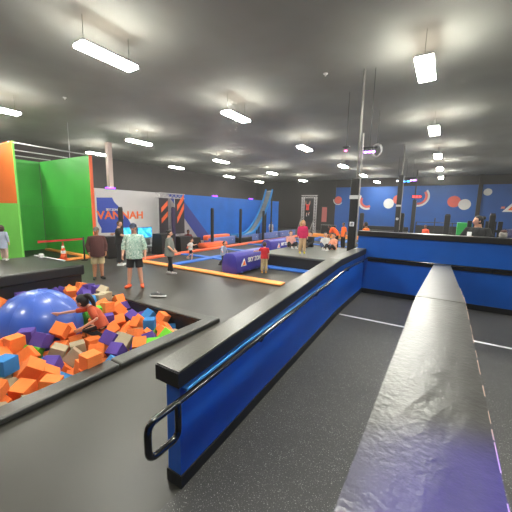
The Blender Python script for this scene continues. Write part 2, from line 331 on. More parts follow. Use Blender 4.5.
CUBES = [
('b', 'leftmost blue foam cube in the middle of the pit', -6.413, 3.288, 0.065, 0.339, -0.383, -0.657, -0.553),
('o', 'fifth orange foam cube from the left in the middle of the pit', -6.16, 3.19, -0.513, 0.436, -0.557, 0.436, 0.557),
('o', 'fourth orange foam cube from the left in the middle of the pit', -6.441, 3.164, -0.513, 0.99, 0.0, -0.0, 0.141),
('p', 'fourth purple foam cube from the left behind the giant ball', -5.619, 1.972, 0.13, 0.664, 0.663, -0.237, -0.253),
('b', 'second blue foam cube from the left in the middle of the pit', -6.572, 3.535, 0.142, 0.255, -0.322, -0.72, -0.559),
('o', 'sixth orange foam cube from the left in the middle of the pit', -6.411, 3.296, -0.298, 0.704, -0.704, -0.062, 0.062),
('g', 'second green foam cube from the left in the middle of the pit', -6.049, 3.33, 0.012, 0.656, -0.465, -0.097, 0.586),
('o', 'second orange foam cube from the left beside the kneeling woman', -5.865, 3.16, -0.298, 0.694, -0.694, 0.135, -0.135),
('o', 'fifth orange foam cube from the left beside the kneeling woman', -5.825, 3.436, -0.298, 0.998, -0.0, 0.0, -0.062),
('b', 'second blue foam cube from the left in front of the giant ball', -5.4, 1.979, -0.303, 0.668, 0.069, 0.734, -0.099),
('e', 'third beige foam cube from the left beside the kneeling woman', -5.17, 3.307, -0.312, 0.654, 0.095, -0.121, 0.741),
('g', 'leftmost green foam cube along the near padded rim', -4.022, 3.194, -0.083, 0.0, 0.409, -0.912, 0.0),
('b', 'third blue foam cube from the left in the middle of the pit', -6.433, 3.5, -0.019, 0.674, 0.175, -0.325, -0.64),
('o', 'seventh orange foam cube from the left behind the giant ball', -5.441, 2.507, 0.061, 0.422, -0.021, 0.906, -0.009),
('g', 'green foam cube beside the kneeling woman', -5.807, 3.238, 0.132, 0.412, -0.412, 0.574, -0.575),
('g', 'leftmost green foam cube in the middle of the pit', -6.236, 3.324, -0.109, 0.256, -0.308, 0.693, 0.599),
('o', 'seventh orange foam cube from the left in the middle of the pit', -6.055, 3.328, -0.298, 0.0, 0.998, -0.062, -0.0),
('o', 'ninth orange foam cube from the left in the middle of the pit', -6.064, 3.598, -0.155, 0.64, -0.722, -0.149, -0.218),
('o', 'twelfth orange foam cube from the left along the back edge of the pit', -4.965, 4.004, -0.298, 0.307, 0.637, -0.307, 0.637),
('o', '14th orange foam cube from the left along the near padded rim', -4.447, 2.864, -0.197, 0.489, 0.699, -0.47, 0.227),
('o', 'ninth orange foam cube from the left beside the kneeling woman', -5.3, 3.531, -0.29, 0.682, -0.515, 0.133, 0.502),
('g', 'green foam cube along the back edge of the pit', -4.863, 3.802, -0.298, 0.957, 0.0, -0.0, 0.29),
('b', 'leftmost blue foam cube along the near padded rim', -4.256, 1.856, -0.182, 0.744, 0.248, -0.369, 0.499),
('b', 'second blue foam cube from the left along the near padded rim', -4.003, 2.451, -0.114, 0.211, 0.577, -0.286, -0.736),
('e', 'fourth beige foam cube from the left along the near padded rim', -4.406, 3.999, -0.297, 0.73, 0.004, 0.005, 0.683),
('p', 'third purple foam cube from the left behind the giant ball', -8.161, 2.842, 0.133, 0.732, -0.0, -0.0, 0.681),
('o', 'fourth orange foam cube from the left along the back edge of the pit', -8.161, 4.196, 0.098, 0.989, -0.146, 0.0, 0.0),
('o', 'third orange foam cube from the left behind the giant ball', -7.873, 2.316, 0.078, 0.925, 0.313, -0.069, 0.204),
('p', 'second purple foam cube from the left behind the giant ball', -7.95, 2.776, 0.133, 0.999, -0.0, 0.0, -0.036),
('o', 'third orange foam cube from the left in the middle of the pit', -7.412, 3.696, -0.039, 0.902, -0.427, -0.026, 0.052),
('o', 'leftmost orange foam cube behind the giant ball', -7.355, 2.191, 0.038, 0.273, 0.026, -0.926, -0.261),
('p', 'leftmost purple foam cube in the middle of the pit', -6.856, 3.587, 0.029, 0.186, -0.659, -0.624, 0.376),
('o', 'fifth orange foam cube from the left along the back edge of the pit', -6.24, 3.98, -0.075, 0.783, -0.58, 0.174, 0.143),
('o', 'second orange foam cube from the left in front of the giant ball', -5.702, 1.532, 0.028, 0.837, -0.225, 0.498, -0.006),
('o', 'leftmost orange foam cube beside the kneeling woman', -5.247, 2.512, -0.091, 0.0, -0.968, -0.001, -0.252),
('o', 'tenth orange foam cube from the left in the middle of the pit', -5.988, 3.596, 0.109, 0.666, -0.74, -0.053, -0.071),
('e', 'second beige foam cube from the left in front of the giant ball', -5.147, 1.506, -0.041, 0.957, -0.019, 0.281, 0.068),
('o', 'seventh orange foam cube from the left in front of the giant ball', -5.095, 1.778, 0.018, 0.82, -0.359, 0.307, 0.323),
('o', 'eleventh orange foam cube from the left along the back edge of the pit', -5.154, 4.222, -0.298, 0.0, -0.708, 0.706, -0.0),
('o', 'eighth orange foam cube from the left along the back edge of the pit', -5.956, 3.967, -0.227, 0.802, -0.292, 0.328, -0.406),
('p', 'sixth purple foam cube from the left along the back edge of the pit', -5.684, 4.223, -0.255, 0.0, 0.954, -0.0, -0.3),
('e', 'fourth beige foam cube from the left in front of the giant ball', -5.033, 1.508, -0.298, 0.567, -0.567, -0.422, 0.422),
('b', 'third blue foam cube from the left along the back edge of the pit', -4.893, 3.816, -0.083, 0.946, 0.0, -0.0, 0.324),
('b', 'fourth blue foam cube from the left along the back edge of the pit', -4.772, 4.199, -0.309, 0.67, 0.047, -0.227, -0.706),
('o', 'second orange foam cube from the left along the near padded rim', -4.245, 1.137, -0.092, 0.598, 0.279, 0.078, 0.748),
('o', 'leftmost orange foam cube in the middle of the pit', -4.691, 2.073, -0.253, 0.76, 0.225, -0.283, 0.541),
('o', 'seventh orange foam cube from the left beside the kneeling woman', -4.677, 2.699, -0.297, 0.885, 0.0, 0.0, 0.465),
('o', '14th orange foam cube from the left along the back edge of the pit', -4.655, 3.983, -0.207, 0.851, -0.152, -0.449, 0.225),
('e', 'leftmost beige foam cube along the near padded rim', -3.978, 1.04, -0.059, 0.989, -0.147, -0.0, 0.0),
('o', 'sixth orange foam cube from the left along the near padded rim', -4.38, 1.728, -0.044, 0.766, 0.264, -0.358, 0.465),
('o', 'thirteenth orange foam cube from the left along the near padded rim', -4.278, 2.438, -0.195, 0.703, -0.296, -0.034, 0.646),
('o', 'twelfth orange foam cube from the left along the near padded rim', -4.545, 2.589, -0.08, 0.172, -0.357, 0.376, -0.838),
('o', 'fourth orange foam cube from the left behind the giant ball', -8.173, 2.44, 0.099, 0.643, 0.294, -0.295, 0.643),
('p', 'fifth purple foam cube from the left behind the giant ball', -8.131, 3.244, 0.132, 0.625, 0.625, 0.331, 0.331),
('o', 'third orange foam cube from the left along the back edge of the pit', -7.974, 3.926, 0.014, 0.451, 0.835, 0.234, -0.21),
('p', 'leftmost purple foam cube along the back edge of the pit', -7.417, 3.833, 0.134, 0.764, -0.386, 0.184, 0.483),
('p', 'second purple foam cube from the left in the middle of the pit', -7.01, 3.669, 0.166, 0.921, -0.117, -0.359, 0.092),
('o', 'leftmost orange foam cube in front of the giant ball', -5.787, 1.773, 0.03, 0.243, -0.036, 0.72, -0.649),
('o', 'fifth orange foam cube from the left behind the giant ball', -5.283, 2.334, 0.184, 0.342, -0.887, -0.202, 0.234),
('o', 'eighth orange foam cube from the left in the middle of the pit', -6.249, 3.648, 0.08, 0.36, 0.039, -0.272, 0.891),
('o', 'fourth orange foam cube from the left beside the kneeling woman', -5.811, 3.22, -0.083, 0.658, -0.26, -0.658, -0.259),
('p', 'purple foam cube beside the kneeling woman', -5.782, 3.476, -0.083, 0.39, -0.59, -0.39, -0.59),
('b', 'leftmost blue foam cube along the back edge of the pit', -6.136, 4.202, -0.298, 0.539, -0.539, -0.458, 0.458),
('o', 'tenth orange foam cube from the left along the back edge of the pit', -5.462, 3.995, -0.22, 0.159, -0.153, -0.4, -0.89),
('e', 'fourth beige foam cube from the left along the back edge of the pit', -6.719, 4.013, -0.084, 0.655, 0.635, 0.307, 0.27),
('b', 'second blue foam cube from the left along the back edge of the pit', -5.361, 4.179, -0.123, 0.226, 0.604, 0.67, -0.368),
('e', 'leftmost beige foam cube in front of the giant ball', -4.795, 1.326, -0.082, 0.642, 0.645, 0.29, 0.296),
('g', 'green foam cube in front of the giant ball', -5.28, 1.907, -0.049, 0.446, 0.506, -0.142, 0.724),
('o', 'eighth orange foam cube from the left in front of the giant ball', -5.517, 2.236, -0.332, 0.466, -0.106, -0.875, -0.073),
('o', 'eighth orange foam cube from the left beside the kneeling woman', -5.41, 3.312, -0.157, 0.926, 0.15, -0.34, -0.073),
('o', 'leftmost orange foam cube along the near padded rim', -4.205, 1.101, 0.132, 0.434, 0.289, 0.02, 0.853),
('o', 'seventh orange foam cube from the left along the near padded rim', -4.418, 2.079, -0.287, 0.883, -0.016, 0.04, 0.468),
('o', 'third orange foam cube from the left beside the kneeling woman', -4.92, 2.667, -0.082, 0.706, -0.026, -0.707, -0.032),
('o', 'thirteenth orange foam cube from the left in the middle of the pit', -4.747, 3.616, -0.246, 0.831, -0.295, 0.121, -0.456),
('o', 'thirteenth orange foam cube from the left along the back edge of the pit', -4.938, 4.188, -0.084, 0.275, -0.503, 0.643, 0.508),
('o', 'fifth orange foam cube from the left along the near padded rim', -4.115, 1.646, -0.058, 0.393, 0.014, 0.111, 0.913),
('o', 'ninth orange foam cube from the left along the near padded rim', -3.986, 2.086, -0.083, 0.73, 0.006, 0.003, 0.684),
('o', 'eleventh orange foam cube from the left along the near padded rim', -4.403, 2.427, 0.007, 0.289, -0.269, 0.098, 0.913),
('p', 'second purple foam cube from the left along the near padded rim', -4.259, 2.666, -0.042, 0.716, -0.28, -0.403, -0.497),
('o', '15th orange foam cube from the left along the near padded rim', -4.153, 3.023, -0.043, 0.699, 0.449, -0.546, 0.109),
('o', '16th orange foam cube from the left along the near padded rim', -4.389, 3.782, -0.163, 0.718, -0.101, 0.249, 0.642),
('p', 'seventh purple foam cube from the left behind the giant ball', -8.129, 3.724, 0.079, 0.916, -0.232, 0.08, 0.317),
('o', 'leftmost orange foam cube along the back edge of the pit', -7.851, 3.771, 0.119, 0.544, 0.414, -0.023, 0.73),
('p', 'leftmost purple foam cube behind the giant ball', -7.65, 2.526, 0.146, 0.681, 0.235, 0.673, -0.166),
('p', 'sixth purple foam cube from the left behind the giant ball', -8.015, 3.481, 0.097, 0.198, -0.306, -0.174, 0.915),
('o', 'second orange foam cube from the left behind the giant ball', -7.619, 2.23, 0.099, 0.716, 0.116, -0.17, 0.667),
('p', 'third purple foam cube from the left along the back edge of the pit', -7.419, 4.215, 0.128, 0.999, -0.036, 0.03, 0.001),
('e', 'leftmost beige foam cube along the back edge of the pit', -6.981, 4.092, 0.18, 0.936, 0.207, 0.202, 0.201),
('o', 'sixth orange foam cube from the left along the back edge of the pit', -6.53, 4.223, 0.016, 0.214, 0.214, 0.674, -0.674),
('e', 'fifth beige foam cube from the left along the back edge of the pit', -6.879, 4.223, -0.083, 1.0, -0.0, 0.0, 0.0),
('o', 'second orange foam cube from the left in the middle of the pit', -6.728, 3.245, 0.14, 0.169, -0.33, -0.758, 0.536),
('o', 'seventh orange foam cube from the left along the back edge of the pit', -5.997, 3.862, -0.032, 0.689, 0.033, -0.363, 0.627),
('p', 'fourth purple foam cube from the left along the back edge of the pit', -6.368, 4.223, -0.143, 0.254, -0.254, 0.66, 0.66),
('p', 'leftmost purple foam cube in front of the giant ball', -5.287, 2.054, 0.114, 0.475, -0.848, -0.153, 0.18),
('o', 'ninth orange foam cube from the left in front of the giant ball', -5.17, 2.253, -0.082, 0.249, 0.248, 0.664, 0.66),
('e', 'second beige foam cube from the left along the back edge of the pit', -6.605, 3.774, 0.143, 0.068, 0.075, -0.739, -0.667),
('e', 'third beige foam cube from the left along the back edge of the pit', -6.694, 3.982, 0.134, 0.011, 0.103, -0.994, 0.021),
('o', 'sixth orange foam cube from the left beside the kneeling woman', -5.583, 3.321, -0.32, 0.598, 0.449, 0.24, 0.619),
('o', 'twelfth orange foam cube from the left in the middle of the pit', -5.502, 3.741, -0.315, 0.279, -0.276, 0.893, 0.222),
('o', 'third orange foam cube from the left in front of the giant ball', -5.362, 1.518, 0.027, 0.52, -0.804, 0.101, 0.271),
('o', 'fourth orange foam cube from the left in front of the giant ball', -5.463, 1.755, 0.135, 0.666, 0.011, 0.001, 0.746),
('o', 'fifth orange foam cube from the left in front of the giant ball', -5.465, 1.747, -0.08, 0.664, -0.225, 0.672, 0.238),
('e', 'fourth beige foam cube from the left beside the kneeling woman', -5.036, 3.567, -0.272, 0.618, 0.067, -0.782, 0.032),
('o', 'eleventh orange foam cube from the left in the middle of the pit', -5.757, 3.721, -0.188, 0.799, 0.329, 0.102, 0.492),
('p', 'fifth purple foam cube from the left along the back edge of the pit', -5.661, 3.956, -0.147, 0.13, 0.178, -0.827, 0.517),
('b', 'leftmost blue foam cube in front of the giant ball', -4.778, 1.406, 0.134, 0.394, 0.393, 0.584, 0.591),
('p', 'second purple foam cube from the left in front of the giant ball', -4.627, 1.884, -0.047, 0.167, -0.261, 0.8, -0.513),
('o', 'sixth orange foam cube from the left in front of the giant ball', -4.817, 1.658, -0.072, 0.845, 0.443, -0.071, 0.29),
('e', 'fifth beige foam cube from the left in front of the giant ball', -4.989, 2.134, -0.048, 0.088, 0.89, 0.404, -0.191),
('p', 'fourth purple foam cube from the left along the near padded rim', -4.486, 3.489, -0.197, 0.415, 0.808, 0.05, -0.415),
('o', 'ninth orange foam cube from the left along the back edge of the pit', -5.218, 3.764, -0.139, 0.367, 0.924, 0.092, 0.059),
('o', 'third orange foam cube from the left along the near padded rim', -4.261, 1.407, -0.058, 0.085, 0.632, 0.248, -0.73),
('e', 'third beige foam cube from the left in front of the giant ball', -4.555, 1.435, -0.132, 0.474, -0.402, 0.122, 0.774),
('o', 'eighth orange foam cube from the left along the near padded rim', -4.235, 2.15, -0.071, 0.69, -0.016, 0.717, -0.096),
('e', 'leftmost beige foam cube beside the kneeling woman', -4.743, 2.25, -0.097, 0.895, 0.322, -0.216, -0.221),
('e', 'third beige foam cube from the left along the near padded rim', -4.347, 2.861, 0.021, 0.234, -0.928, -0.211, 0.198),
('o', 'tenth orange foam cube from the left beside the kneeling woman', -4.76, 3.372, -0.136, 0.808, 0.565, -0.102, 0.133),
('g', 'second green foam cube from the left along the near padded rim', -4.129, 3.61, -0.096, 0.927, -0.349, 0.127, -0.06),
('e', 'second beige foam cube from the left along the near padded rim', -3.986, 1.379, -0.137, 0.819, 0.572, 0.024, -0.034),
('o', 'fourth orange foam cube from the left along the near padded rim', -4.459, 1.585, 0.098, 0.81, 0.301, -0.328, 0.381),
('o', 'tenth orange foam cube from the left along the near padded rim', -3.981, 2.107, 0.132, 0.5, 0.493, 0.509, -0.497),
('e', 'second beige foam cube from the left beside the kneeling woman', -4.937, 2.42, -0.084, 0.018, 0.185, 0.982, 0.037),
('p', 'leftmost purple foam cube along the near padded rim', -4.525, 2.727, 0.086, 0.881, 0.397, 0.231, 0.116),
('p', 'third purple foam cube from the left along the near padded rim', -4.525, 3.159, -0.18, 0.287, -0.373, -0.28, 0.837),
('o', 'second orange foam cube from the left along the back edge of the pit', -7.722, 3.898, -0.061, 0.064, 0.232, -0.847, 0.475),
('o', 'sixth orange foam cube from the left behind the giant ball', -7.454, 3.573, 0.199, 0.802, 0.124, 0.122, 0.572),
('p', 'second purple foam cube from the left along the back edge of the pit', -7.786, 4.2, 0.117, 0.427, -0.489, -0.564, 0.51),
('o', '', -5.815, 0.655, 0.195, 0.699, -0.459, 0.459, 0.299),
('e', '', -7.878, 0.908, 0.191, 0.57, 0.382, 0.485, 0.542),
('e', '', -6.192, 1.136, 0.189, 0.53, -0.184, 0.826, -0.055),
('o', '', -7.447, 0.7, 0.186, 0.022, -0.92, 0.338, -0.198),
('p', '', -5.406, 1.306, 0.184, 0.292, -0.299, -0.874, 0.247),
('e', '', -7.118, 1.471, 0.183, 0.332, -0.183, -0.857, 0.349),
('b', '', -6.84, 0.665, 0.178, 0.72, 0.222, 0.215, 0.621),
('g', '', -8.169, 2.223, 0.177, 0.909, 0.418, -0.0, 0.0),
('e', '', -6.029, 1.543, 0.175, 0.72, 0.377, -0.27, -0.517),
('o', '', -5.89, 0.427, 0.174, 0.659, 0.371, 0.313, 0.574),
('e', '', -5.934, 0.969, 0.172, 0.924, -0.107, -0.331, -0.159),
('o', '', -5.266, 1.121, 0.164, 0.732, -0.56, -0.203, 0.33),
('b', '', -5.688, 0.85, 0.164, 0.198, -0.819, -0.527, 0.111),
('p', '', -6.031, 0.734, 0.159, 0.131, 0.272, 0.938, -0.169),
('e', '', -8.128, 0.884, 0.156, 0.796, 0.499, -0.182, 0.289),
('o', '', -7.059, 1.737, 0.155, 0.931, -0.304, 0.131, -0.156),
('o', '', -6.911, 3.021, 0.15, 0.358, -0.776, -0.364, -0.37),
('b', '', -7.651, 3.19, 0.146, 0.7, -0.295, 0.378, 0.529),
('e', '', -5.612, 0.408, 0.144, 0.692, -0.152, -0.153, 0.689),
('e', '', -7.169, 3.116, 0.142, 0.174, -0.349, 0.605, -0.694),
('b', '', -5.012, 0.874, 0.141, 0.907, 0.012, 0.088, -0.411),
('b', '', -6.339, 0.651, 0.138, 0.776, 0.114, 0.011, 0.62),
('g', '', -7.382, 0.967, 0.138, 0.597, -0.259, -0.184, 0.736),
('o', '', -6.784, 1.76, 0.135, 0.689, 0.678, -0.196, -0.167),
('o', '', -7.828, 1.315, 0.135, 0.683, 0.182, -0.687, 0.169),
('g', '', -7.802, 1.631, 0.134, 0.635, -0.277, -0.66, -0.289),
('o', '', -7.054, 2.81, 0.134, 0.365, -0.616, -0.341, -0.61),
('e', '', -7.652, 1.121, 0.132, 1.0, 0.009, -0.0, -0.022),
('b', '', -4.684, 0.461, 0.132, 0.501, 0.0, -0.0, 0.866),
('o', '', -8.173, 0.407, 0.132, 0.707, 0.0, -0.0, 0.707),
('g', '', -7.741, 1.963, 0.132, 1.0, 0.0, 0.0, 0.028),
('o', '', -6.856, 0.433, 0.132, 0.799, 0.0, -0.0, 0.601),
('o', '', -4.957, 0.452, 0.132, 0.919, -0.0, -0.0, 0.394),
('e', '', -8.172, 1.485, 0.132, 1.0, 0.002, -0.004, -0.0),
('o', '', -6.325, 1.351, 0.132, 0.635, 0.0, -0.0, 0.773),
('p', '', -5.452, 0.979, 0.132, 0.658, -0.658, -0.259, 0.259),
('o', '', -7.735, 0.628, 0.131, 0.957, -0.024, 0.021, 0.289),
('p', '', -7.919, 0.508, 0.131, 0.489, 0.024, 0.017, 0.872),
('b', '', -7.946, 3.132, 0.131, 0.884, -0.014, 0.016, 0.468),
('e', '', -8.167, 1.704, 0.131, 0.698, -0.716, -0.015, -0.017),
('b', '', -7.488, 1.894, 0.13, 0.978, 0.078, 0.003, -0.194),
('b', '', -7.362, 2.41, 0.13, 0.672, -0.471, -0.34, -0.459),
('b', '', -8.162, 1.269, 0.127, 0.999, 0.003, -0.049, 0.0),
('e', '', -7.57, 0.451, 0.124, 0.448, -0.234, -0.562, 0.655),
('b', '', -4.755, 0.769, 0.122, 0.85, 0.023, 0.155, 0.502),
('o', '', -6.457, 0.411, 0.119, 0.701, 0.073, 0.096, 0.703),
('p', '', -7.065, 1.101, 0.119, 0.411, 0.243, -0.602, 0.64),
('o', '', -6.58, 0.666, 0.115, 0.989, 0.132, 0.0, -0.071),
('o', '', -6.68, 1.207, 0.115, 0.625, -0.344, 0.478, -0.512),
('o', '', -8.135, 1.947, 0.109, 0.635, 0.573, 0.347, -0.385),
('b', '', -4.498, 0.628, 0.105, 0.935, -0.209, -0.168, 0.23),
('o', '', -6.924, 1.325, 0.103, 0.504, -0.658, 0.537, 0.156),
('p', '', -5.953, 1.243, 0.091, 0.921, 0.386, -0.017, -0.039),
('g', '', -7.511, 2.764, 0.091, 0.446, -0.104, 0.795, 0.398),
('b', '', -6.429, 1.571, 0.089, 0.365, 0.748, -0.526, -0.175),
('g', '', -7.036, 2.036, 0.081, 0.788, 0.332, -0.517, 0.025),
('p', '', -7.26, 0.483, 0.081, 0.322, -0.175, 0.196, 0.91),
('b', '', -5.675, 1.322, 0.079, 0.911, -0.222, 0.346, 0.033),
('e', '', -6.706, 0.983, 0.078, 0.697, -0.159, -0.24, 0.656),
('b', '', -7.582, 1.404, 0.071, 0.921, 0.282, 0.225, 0.147),
('e', '', -6.443, 0.964, 0.066, 0.673, -0.1, -0.303, 0.668),
('p', '', -7.039, 0.866, 0.063, 0.923, -0.098, -0.368, -0.055),
('e', '', -5.047, 1.268, 0.058, 0.908, 0.021, 0.316, 0.276),
('e', '', -6.187, 0.851, 0.051, 0.681, -0.438, 0.542, 0.224),
('b', '', -7.312, 3.316, 0.045, 0.605, -0.099, -0.629, -0.479),
('e', '', -5.252, 0.71, 0.045, 0.68, -0.311, -0.148, -0.647),
('o', '', -7.14, 2.422, 0.042, 0.142, -0.68, -0.716, -0.066),
('p', '', -5.508, 0.715, 0.042, 0.701, -0.671, 0.146, 0.192),
('g', '', -4.868, 1.065, 0.038, 0.879, -0.31, 0.084, 0.352),
('o', '', -7.33, 1.401, 0.037, 0.552, 0.009, 0.263, 0.791),
('p', '', -7.289, 1.704, 0.034, 0.853, 0.39, -0.232, 0.258),
('e', '', -4.04, 0.808, 0.034, 0.723, 0.625, -0.265, 0.129),
('g', '', -7.06, 0.641, 0.033, 0.769, 0.085, 0.137, 0.619),
('o', '', -6.981, 3.256, 0.032, 0.125, -0.562, -0.689, -0.439),
('p', '', -7.135, 4.144, 0.021, 0.809, 0.014, 0.299, -0.507),
('e', '', -7.68, 3.018, 0.018, 0.859, -0.428, 0.217, 0.182),
('e', '', -6.958, 3.923, 0.005, 0.423, 0.103, 0.817, 0.378),
('e', '', -7.567, 3.359, -0.005, 0.917, -0.383, -0.05, -0.096),
('o', '', -7.56, 0.825, -0.018, 0.83, -0.169, -0.26, 0.464),
('g', '', -7.368, 0.66, -0.02, 0.199, 0.489, -0.195, 0.826),
('o', '', -4.513, 0.862, -0.026, 0.661, 0.713, 0.139, 0.19),
('g', '', -7.073, 1.564, -0.029, 0.805, 0.233, -0.246, 0.487),
('e', '', -7.239, 0.909, -0.038, 0.665, -0.266, -0.26, 0.648),
('p', '', -7.386, 2.903, -0.041, 0.364, 0.209, 0.067, 0.905),
('p', '', -5.779, 0.623, -0.042, 0.62, 0.34, 0.339, 0.62),
('o', '', -4.313, 0.587, -0.042, 0.706, 0.584, -0.398, -0.039),
('o', '', -6.262, 1.605, -0.046, 0.93, 0.091, -0.356, 0.017),
('b', '', -6.188, 0.411, -0.046, 0.605, 0.375, 0.387, 0.586),
('g', '', -6.66, 1.47, -0.046, 0.75, -0.316, 0.462, 0.352),
('b', '', -7.263, 1.159, -0.047, 0.768, 0.137, 0.606, 0.154),
('o', '', -6.653, 3.317, -0.05, 0.187, -0.278, 0.941, 0.055),
('p', '', -7.932, 0.945, -0.052, 0.755, -0.124, -0.05, 0.642),
('o', '', -7.278, 2.694, -0.053, 0.436, -0.13, -0.555, 0.696),
('b', '', -7.23, 3.057, -0.057, 0.597, -0.678, -0.201, 0.38),
('o', '', -5.539, 0.452, -0.059, 0.566, -0.692, -0.423, 0.146),
('o', '', -6.032, 1.061, -0.06, 0.844, 0.246, 0.442, 0.179),
('p', '', -7.16, 2.214, -0.067, 0.114, 0.734, -0.636, -0.209),
('b', '', -7.833, 3.592, -0.067, 0.511, -0.426, -0.565, 0.489),
('b', '', -6.295, 1.06, -0.071, 0.536, 0.791, -0.278, 0.093),
('o', '', -7.507, 2.508, -0.071, 0.698, 0.133, 0.701, -0.053),
('o', '', -5.825, 0.407, -0.073, 0.706, -0.033, -0.033, 0.706),
('e', '', -7.481, 1.981, -0.074, 0.735, 0.048, -0.061, 0.674),
('e', '', -5.047, 0.829, -0.077, 0.651, 0.038, 0.758, 0.027),
('o', '', -6.753, 1.724, -0.078, 0.948, -0.007, -0.021, -0.318),
('b', '', -7.716, 2.557, -0.079, 0.694, 0.092, 0.708, -0.093),
('e', '', -8.173, 2.629, -0.08, 0.706, 0.032, -0.032, 0.706),
('p', '', -7.932, 1.382, -0.081, 0.952, 0.002, -0.008, 0.306),
('e', '', -7.75, 1.213, -0.082, 0.891, 0.008, -0.005, 0.454),
('p', '', -7.718, 2.78, -0.082, 0.992, -0.001, 0.006, -0.127),
('e', '', -5.269, 1.161, -0.082, 0.651, -0.005, 0.037, 0.758),
('o', '', -5.985, 1.679, -0.082, 0.554, 0.0, -0.0, 0.832),
('o', '', -5.922, 1.472, -0.083, 0.589, -0.589, 0.392, -0.392),
('p', '', -8.148, 0.466, -0.083, 0.991, 0.0, 0.0, 0.131),
('o', '', -8.122, 0.701, -0.083, 0.988, -0.0, 0.0, 0.155),
('o', '', -8.173, 2.853, -0.083, 1.0, -0.0, -0.0, -0.0),
('o', '', -8.172, 3.068, -0.083, 0.707, -0.0, 0.0, 0.707),
('e', '', -7.736, 1.811, -0.083, 0.691, 0.0, 0.0, 0.723),
('e', '', -7.958, 2.744, -0.083, 1.0, -0.0, 0.0, -0.0),
('o', '', -7.955, 2.961, -0.083, 0.715, 0.0, 0.0, 0.699),
('o', '', -6.638, 0.43, -0.083, 0.998, 0.0, -0.0, 0.066),
('b', '', -5.311, 0.931, -0.083, 0.652, 0.0, 0.0, 0.758),
('p', '', -4.729, 0.488, -0.083, 0.621, 0.0, -0.0, 0.783),
('e', '', -7.936, 0.529, -0.083, 0.68, -0.092, 0.721, 0.094),
('p', '', -7.911, 2.066, -0.083, 0.705, 0.052, 0.705, -0.052),
('o', '', -8.172, 3.299, -0.083, 0.707, -0.707, -0.0, -0.0),
('o', '', -7.695, 2.038, -0.083, 0.748, 0.0, 0.0, 0.664),
('p', '', -7.622, 3.636, -0.083, 0.47, 0.47, 0.528, 0.528),
('p', '', -6.854, 0.421, -0.083, 0.998, -0.0, 0.0, 0.066),
('p', '', -6.161, 1.347, -0.083, 0.518, 0.518, 0.481, 0.481),
('o', '', -4.978, 0.464, -0.083, 1.0, 0.0, 0.0, -0.016),
('b', '', -8.035, 1.573, -0.083, 0.629, 0.324, 0.628, -0.324),
('b', '', -8.158, 2.176, -0.083, 0.705, 0.052, -0.705, 0.052),
('b', '', -7.503, 4.03, -0.083, 0.686, 0.171, -0.686, 0.171),
('e', '', -7.086, 2.856, -0.083, 0.0, 0.929, 0.37, -0.0),
('b', '', -6.39, 1.332, -0.083, 0.481, 0.518, -0.481, 0.518),
('g', '', -6.529, 3.849, -0.083, 0.0, 0.807, 0.59, -0.0),
('e', '', -5.546, 1.045, -0.083, 0.881, 0.0, 0.0, 0.473),
('g', '', -7.956, 1.838, -0.083, 0.501, 0.499, -0.501, 0.499),
('e', '', -7.751, 1.537, -0.084, 0.909, 0.012, -0.009, 0.417),
('o', '', -5.803, 0.897, -0.084, 0.807, 0.505, -0.303, 0.048),
('e', '', -4.563, 1.137, -0.086, 0.547, -0.031, 0.45, 0.705),
('e', '', -7.211, 3.898, -0.086, 0.865, -0.389, -0.168, -0.269),
('p', '', -6.063, 0.642, -0.087, 0.737, 0.191, 0.384, 0.523),
('b', '', -5.517, 1.338, -0.088, 0.385, 0.069, -0.859, 0.329),
('g', '', -7.69, 0.614, -0.089, 0.826, -0.038, 0.031, 0.562),
('o', '', -8.162, 1.25, -0.09, 0.706, -0.033, -0.037, 0.706),
('p', '', -7.702, 4.202, -0.09, 0.475, 0.411, 0.524, 0.576),
('b', '', -4.667, 2.886, -0.091, 0.473, -0.86, 0.16, 0.108),
('p', '', -6.912, 1.072, -0.091, 0.824, 0.043, 0.045, 0.564),
('e', '', -7.958, 2.519, -0.092, 0.706, -0.032, 0.032, 0.706),
('p', '', -6.825, 0.768, -0.099, 0.855, -0.064, 0.058, 0.511),
('e', '', -7.225, 1.954, -0.099, 0.228, -0.702, -0.65, 0.179),
('p', '', -6.666, 3.605, -0.1, 0.908, -0.083, 0.409, -0.033),
('o', '', -4.778, 0.797, -0.1, 0.986, -0.05, 0.148, 0.059),
('b', '', -6.579, 0.685, -0.103, 0.991, 0.132, -0.005, -0.029),
('e', '', -6.348, 0.662, -0.103, 0.975, 0.207, 0.079, -0.01),
('p', '', -6.919, 3.04, -0.106, 0.014, -0.901, -0.378, 0.211),
('o', '', -7.54, 1.094, -0.106, 0.814, 0.051, -0.133, 0.564),
('b', '', -8.173, 4.129, -0.107, 0.7, -0.103, 0.103, 0.7),
('e', '', -7.569, 2.277, -0.111, 0.644, -0.456, -0.532, 0.308),
('e', '', -7.09, 3.587, -0.112, 0.891, 0.189, 0.138, 0.389),
('g', '', -7.46, 1.592, -0.113, 0.48, 0.826, 0.128, 0.265),
('o', '', -7.924, 3.324, -0.115, 0.976, -0.124, -0.174, 0.038),
('o', '', -8.148, 0.999, -0.119, 0.702, -0.22, 0.091, 0.672),
('g', '', -6.733, 1.278, -0.119, 0.748, -0.313, 0.464, 0.357),
('g', '', -7.951, 4.207, -0.119, 0.65, -0.759, 0.02, 0.023),
('p', '', -6.321, 3.746, -0.125, 0.548, -0.369, -0.315, -0.681),
('b', '', -8.168, 3.565, -0.127, 0.901, -0.434, -0.01, -0.02),
('p', '', -7.381, 3.495, -0.14, 0.917, -0.393, -0.066, -0.026),
('g', '', -7.537, 3.138, -0.141, 0.231, -0.892, -0.044, 0.386),
('p', '', -7.132, 0.407, -0.142, 0.344, 0.344, -0.618, 0.618),
('e', '', -6.378, 0.417, -0.147, 0.683, -0.118, -0.185, 0.697),
('p', '', -5.319, 0.624, -0.15, 0.81, -0.337, -0.073, -0.475)]
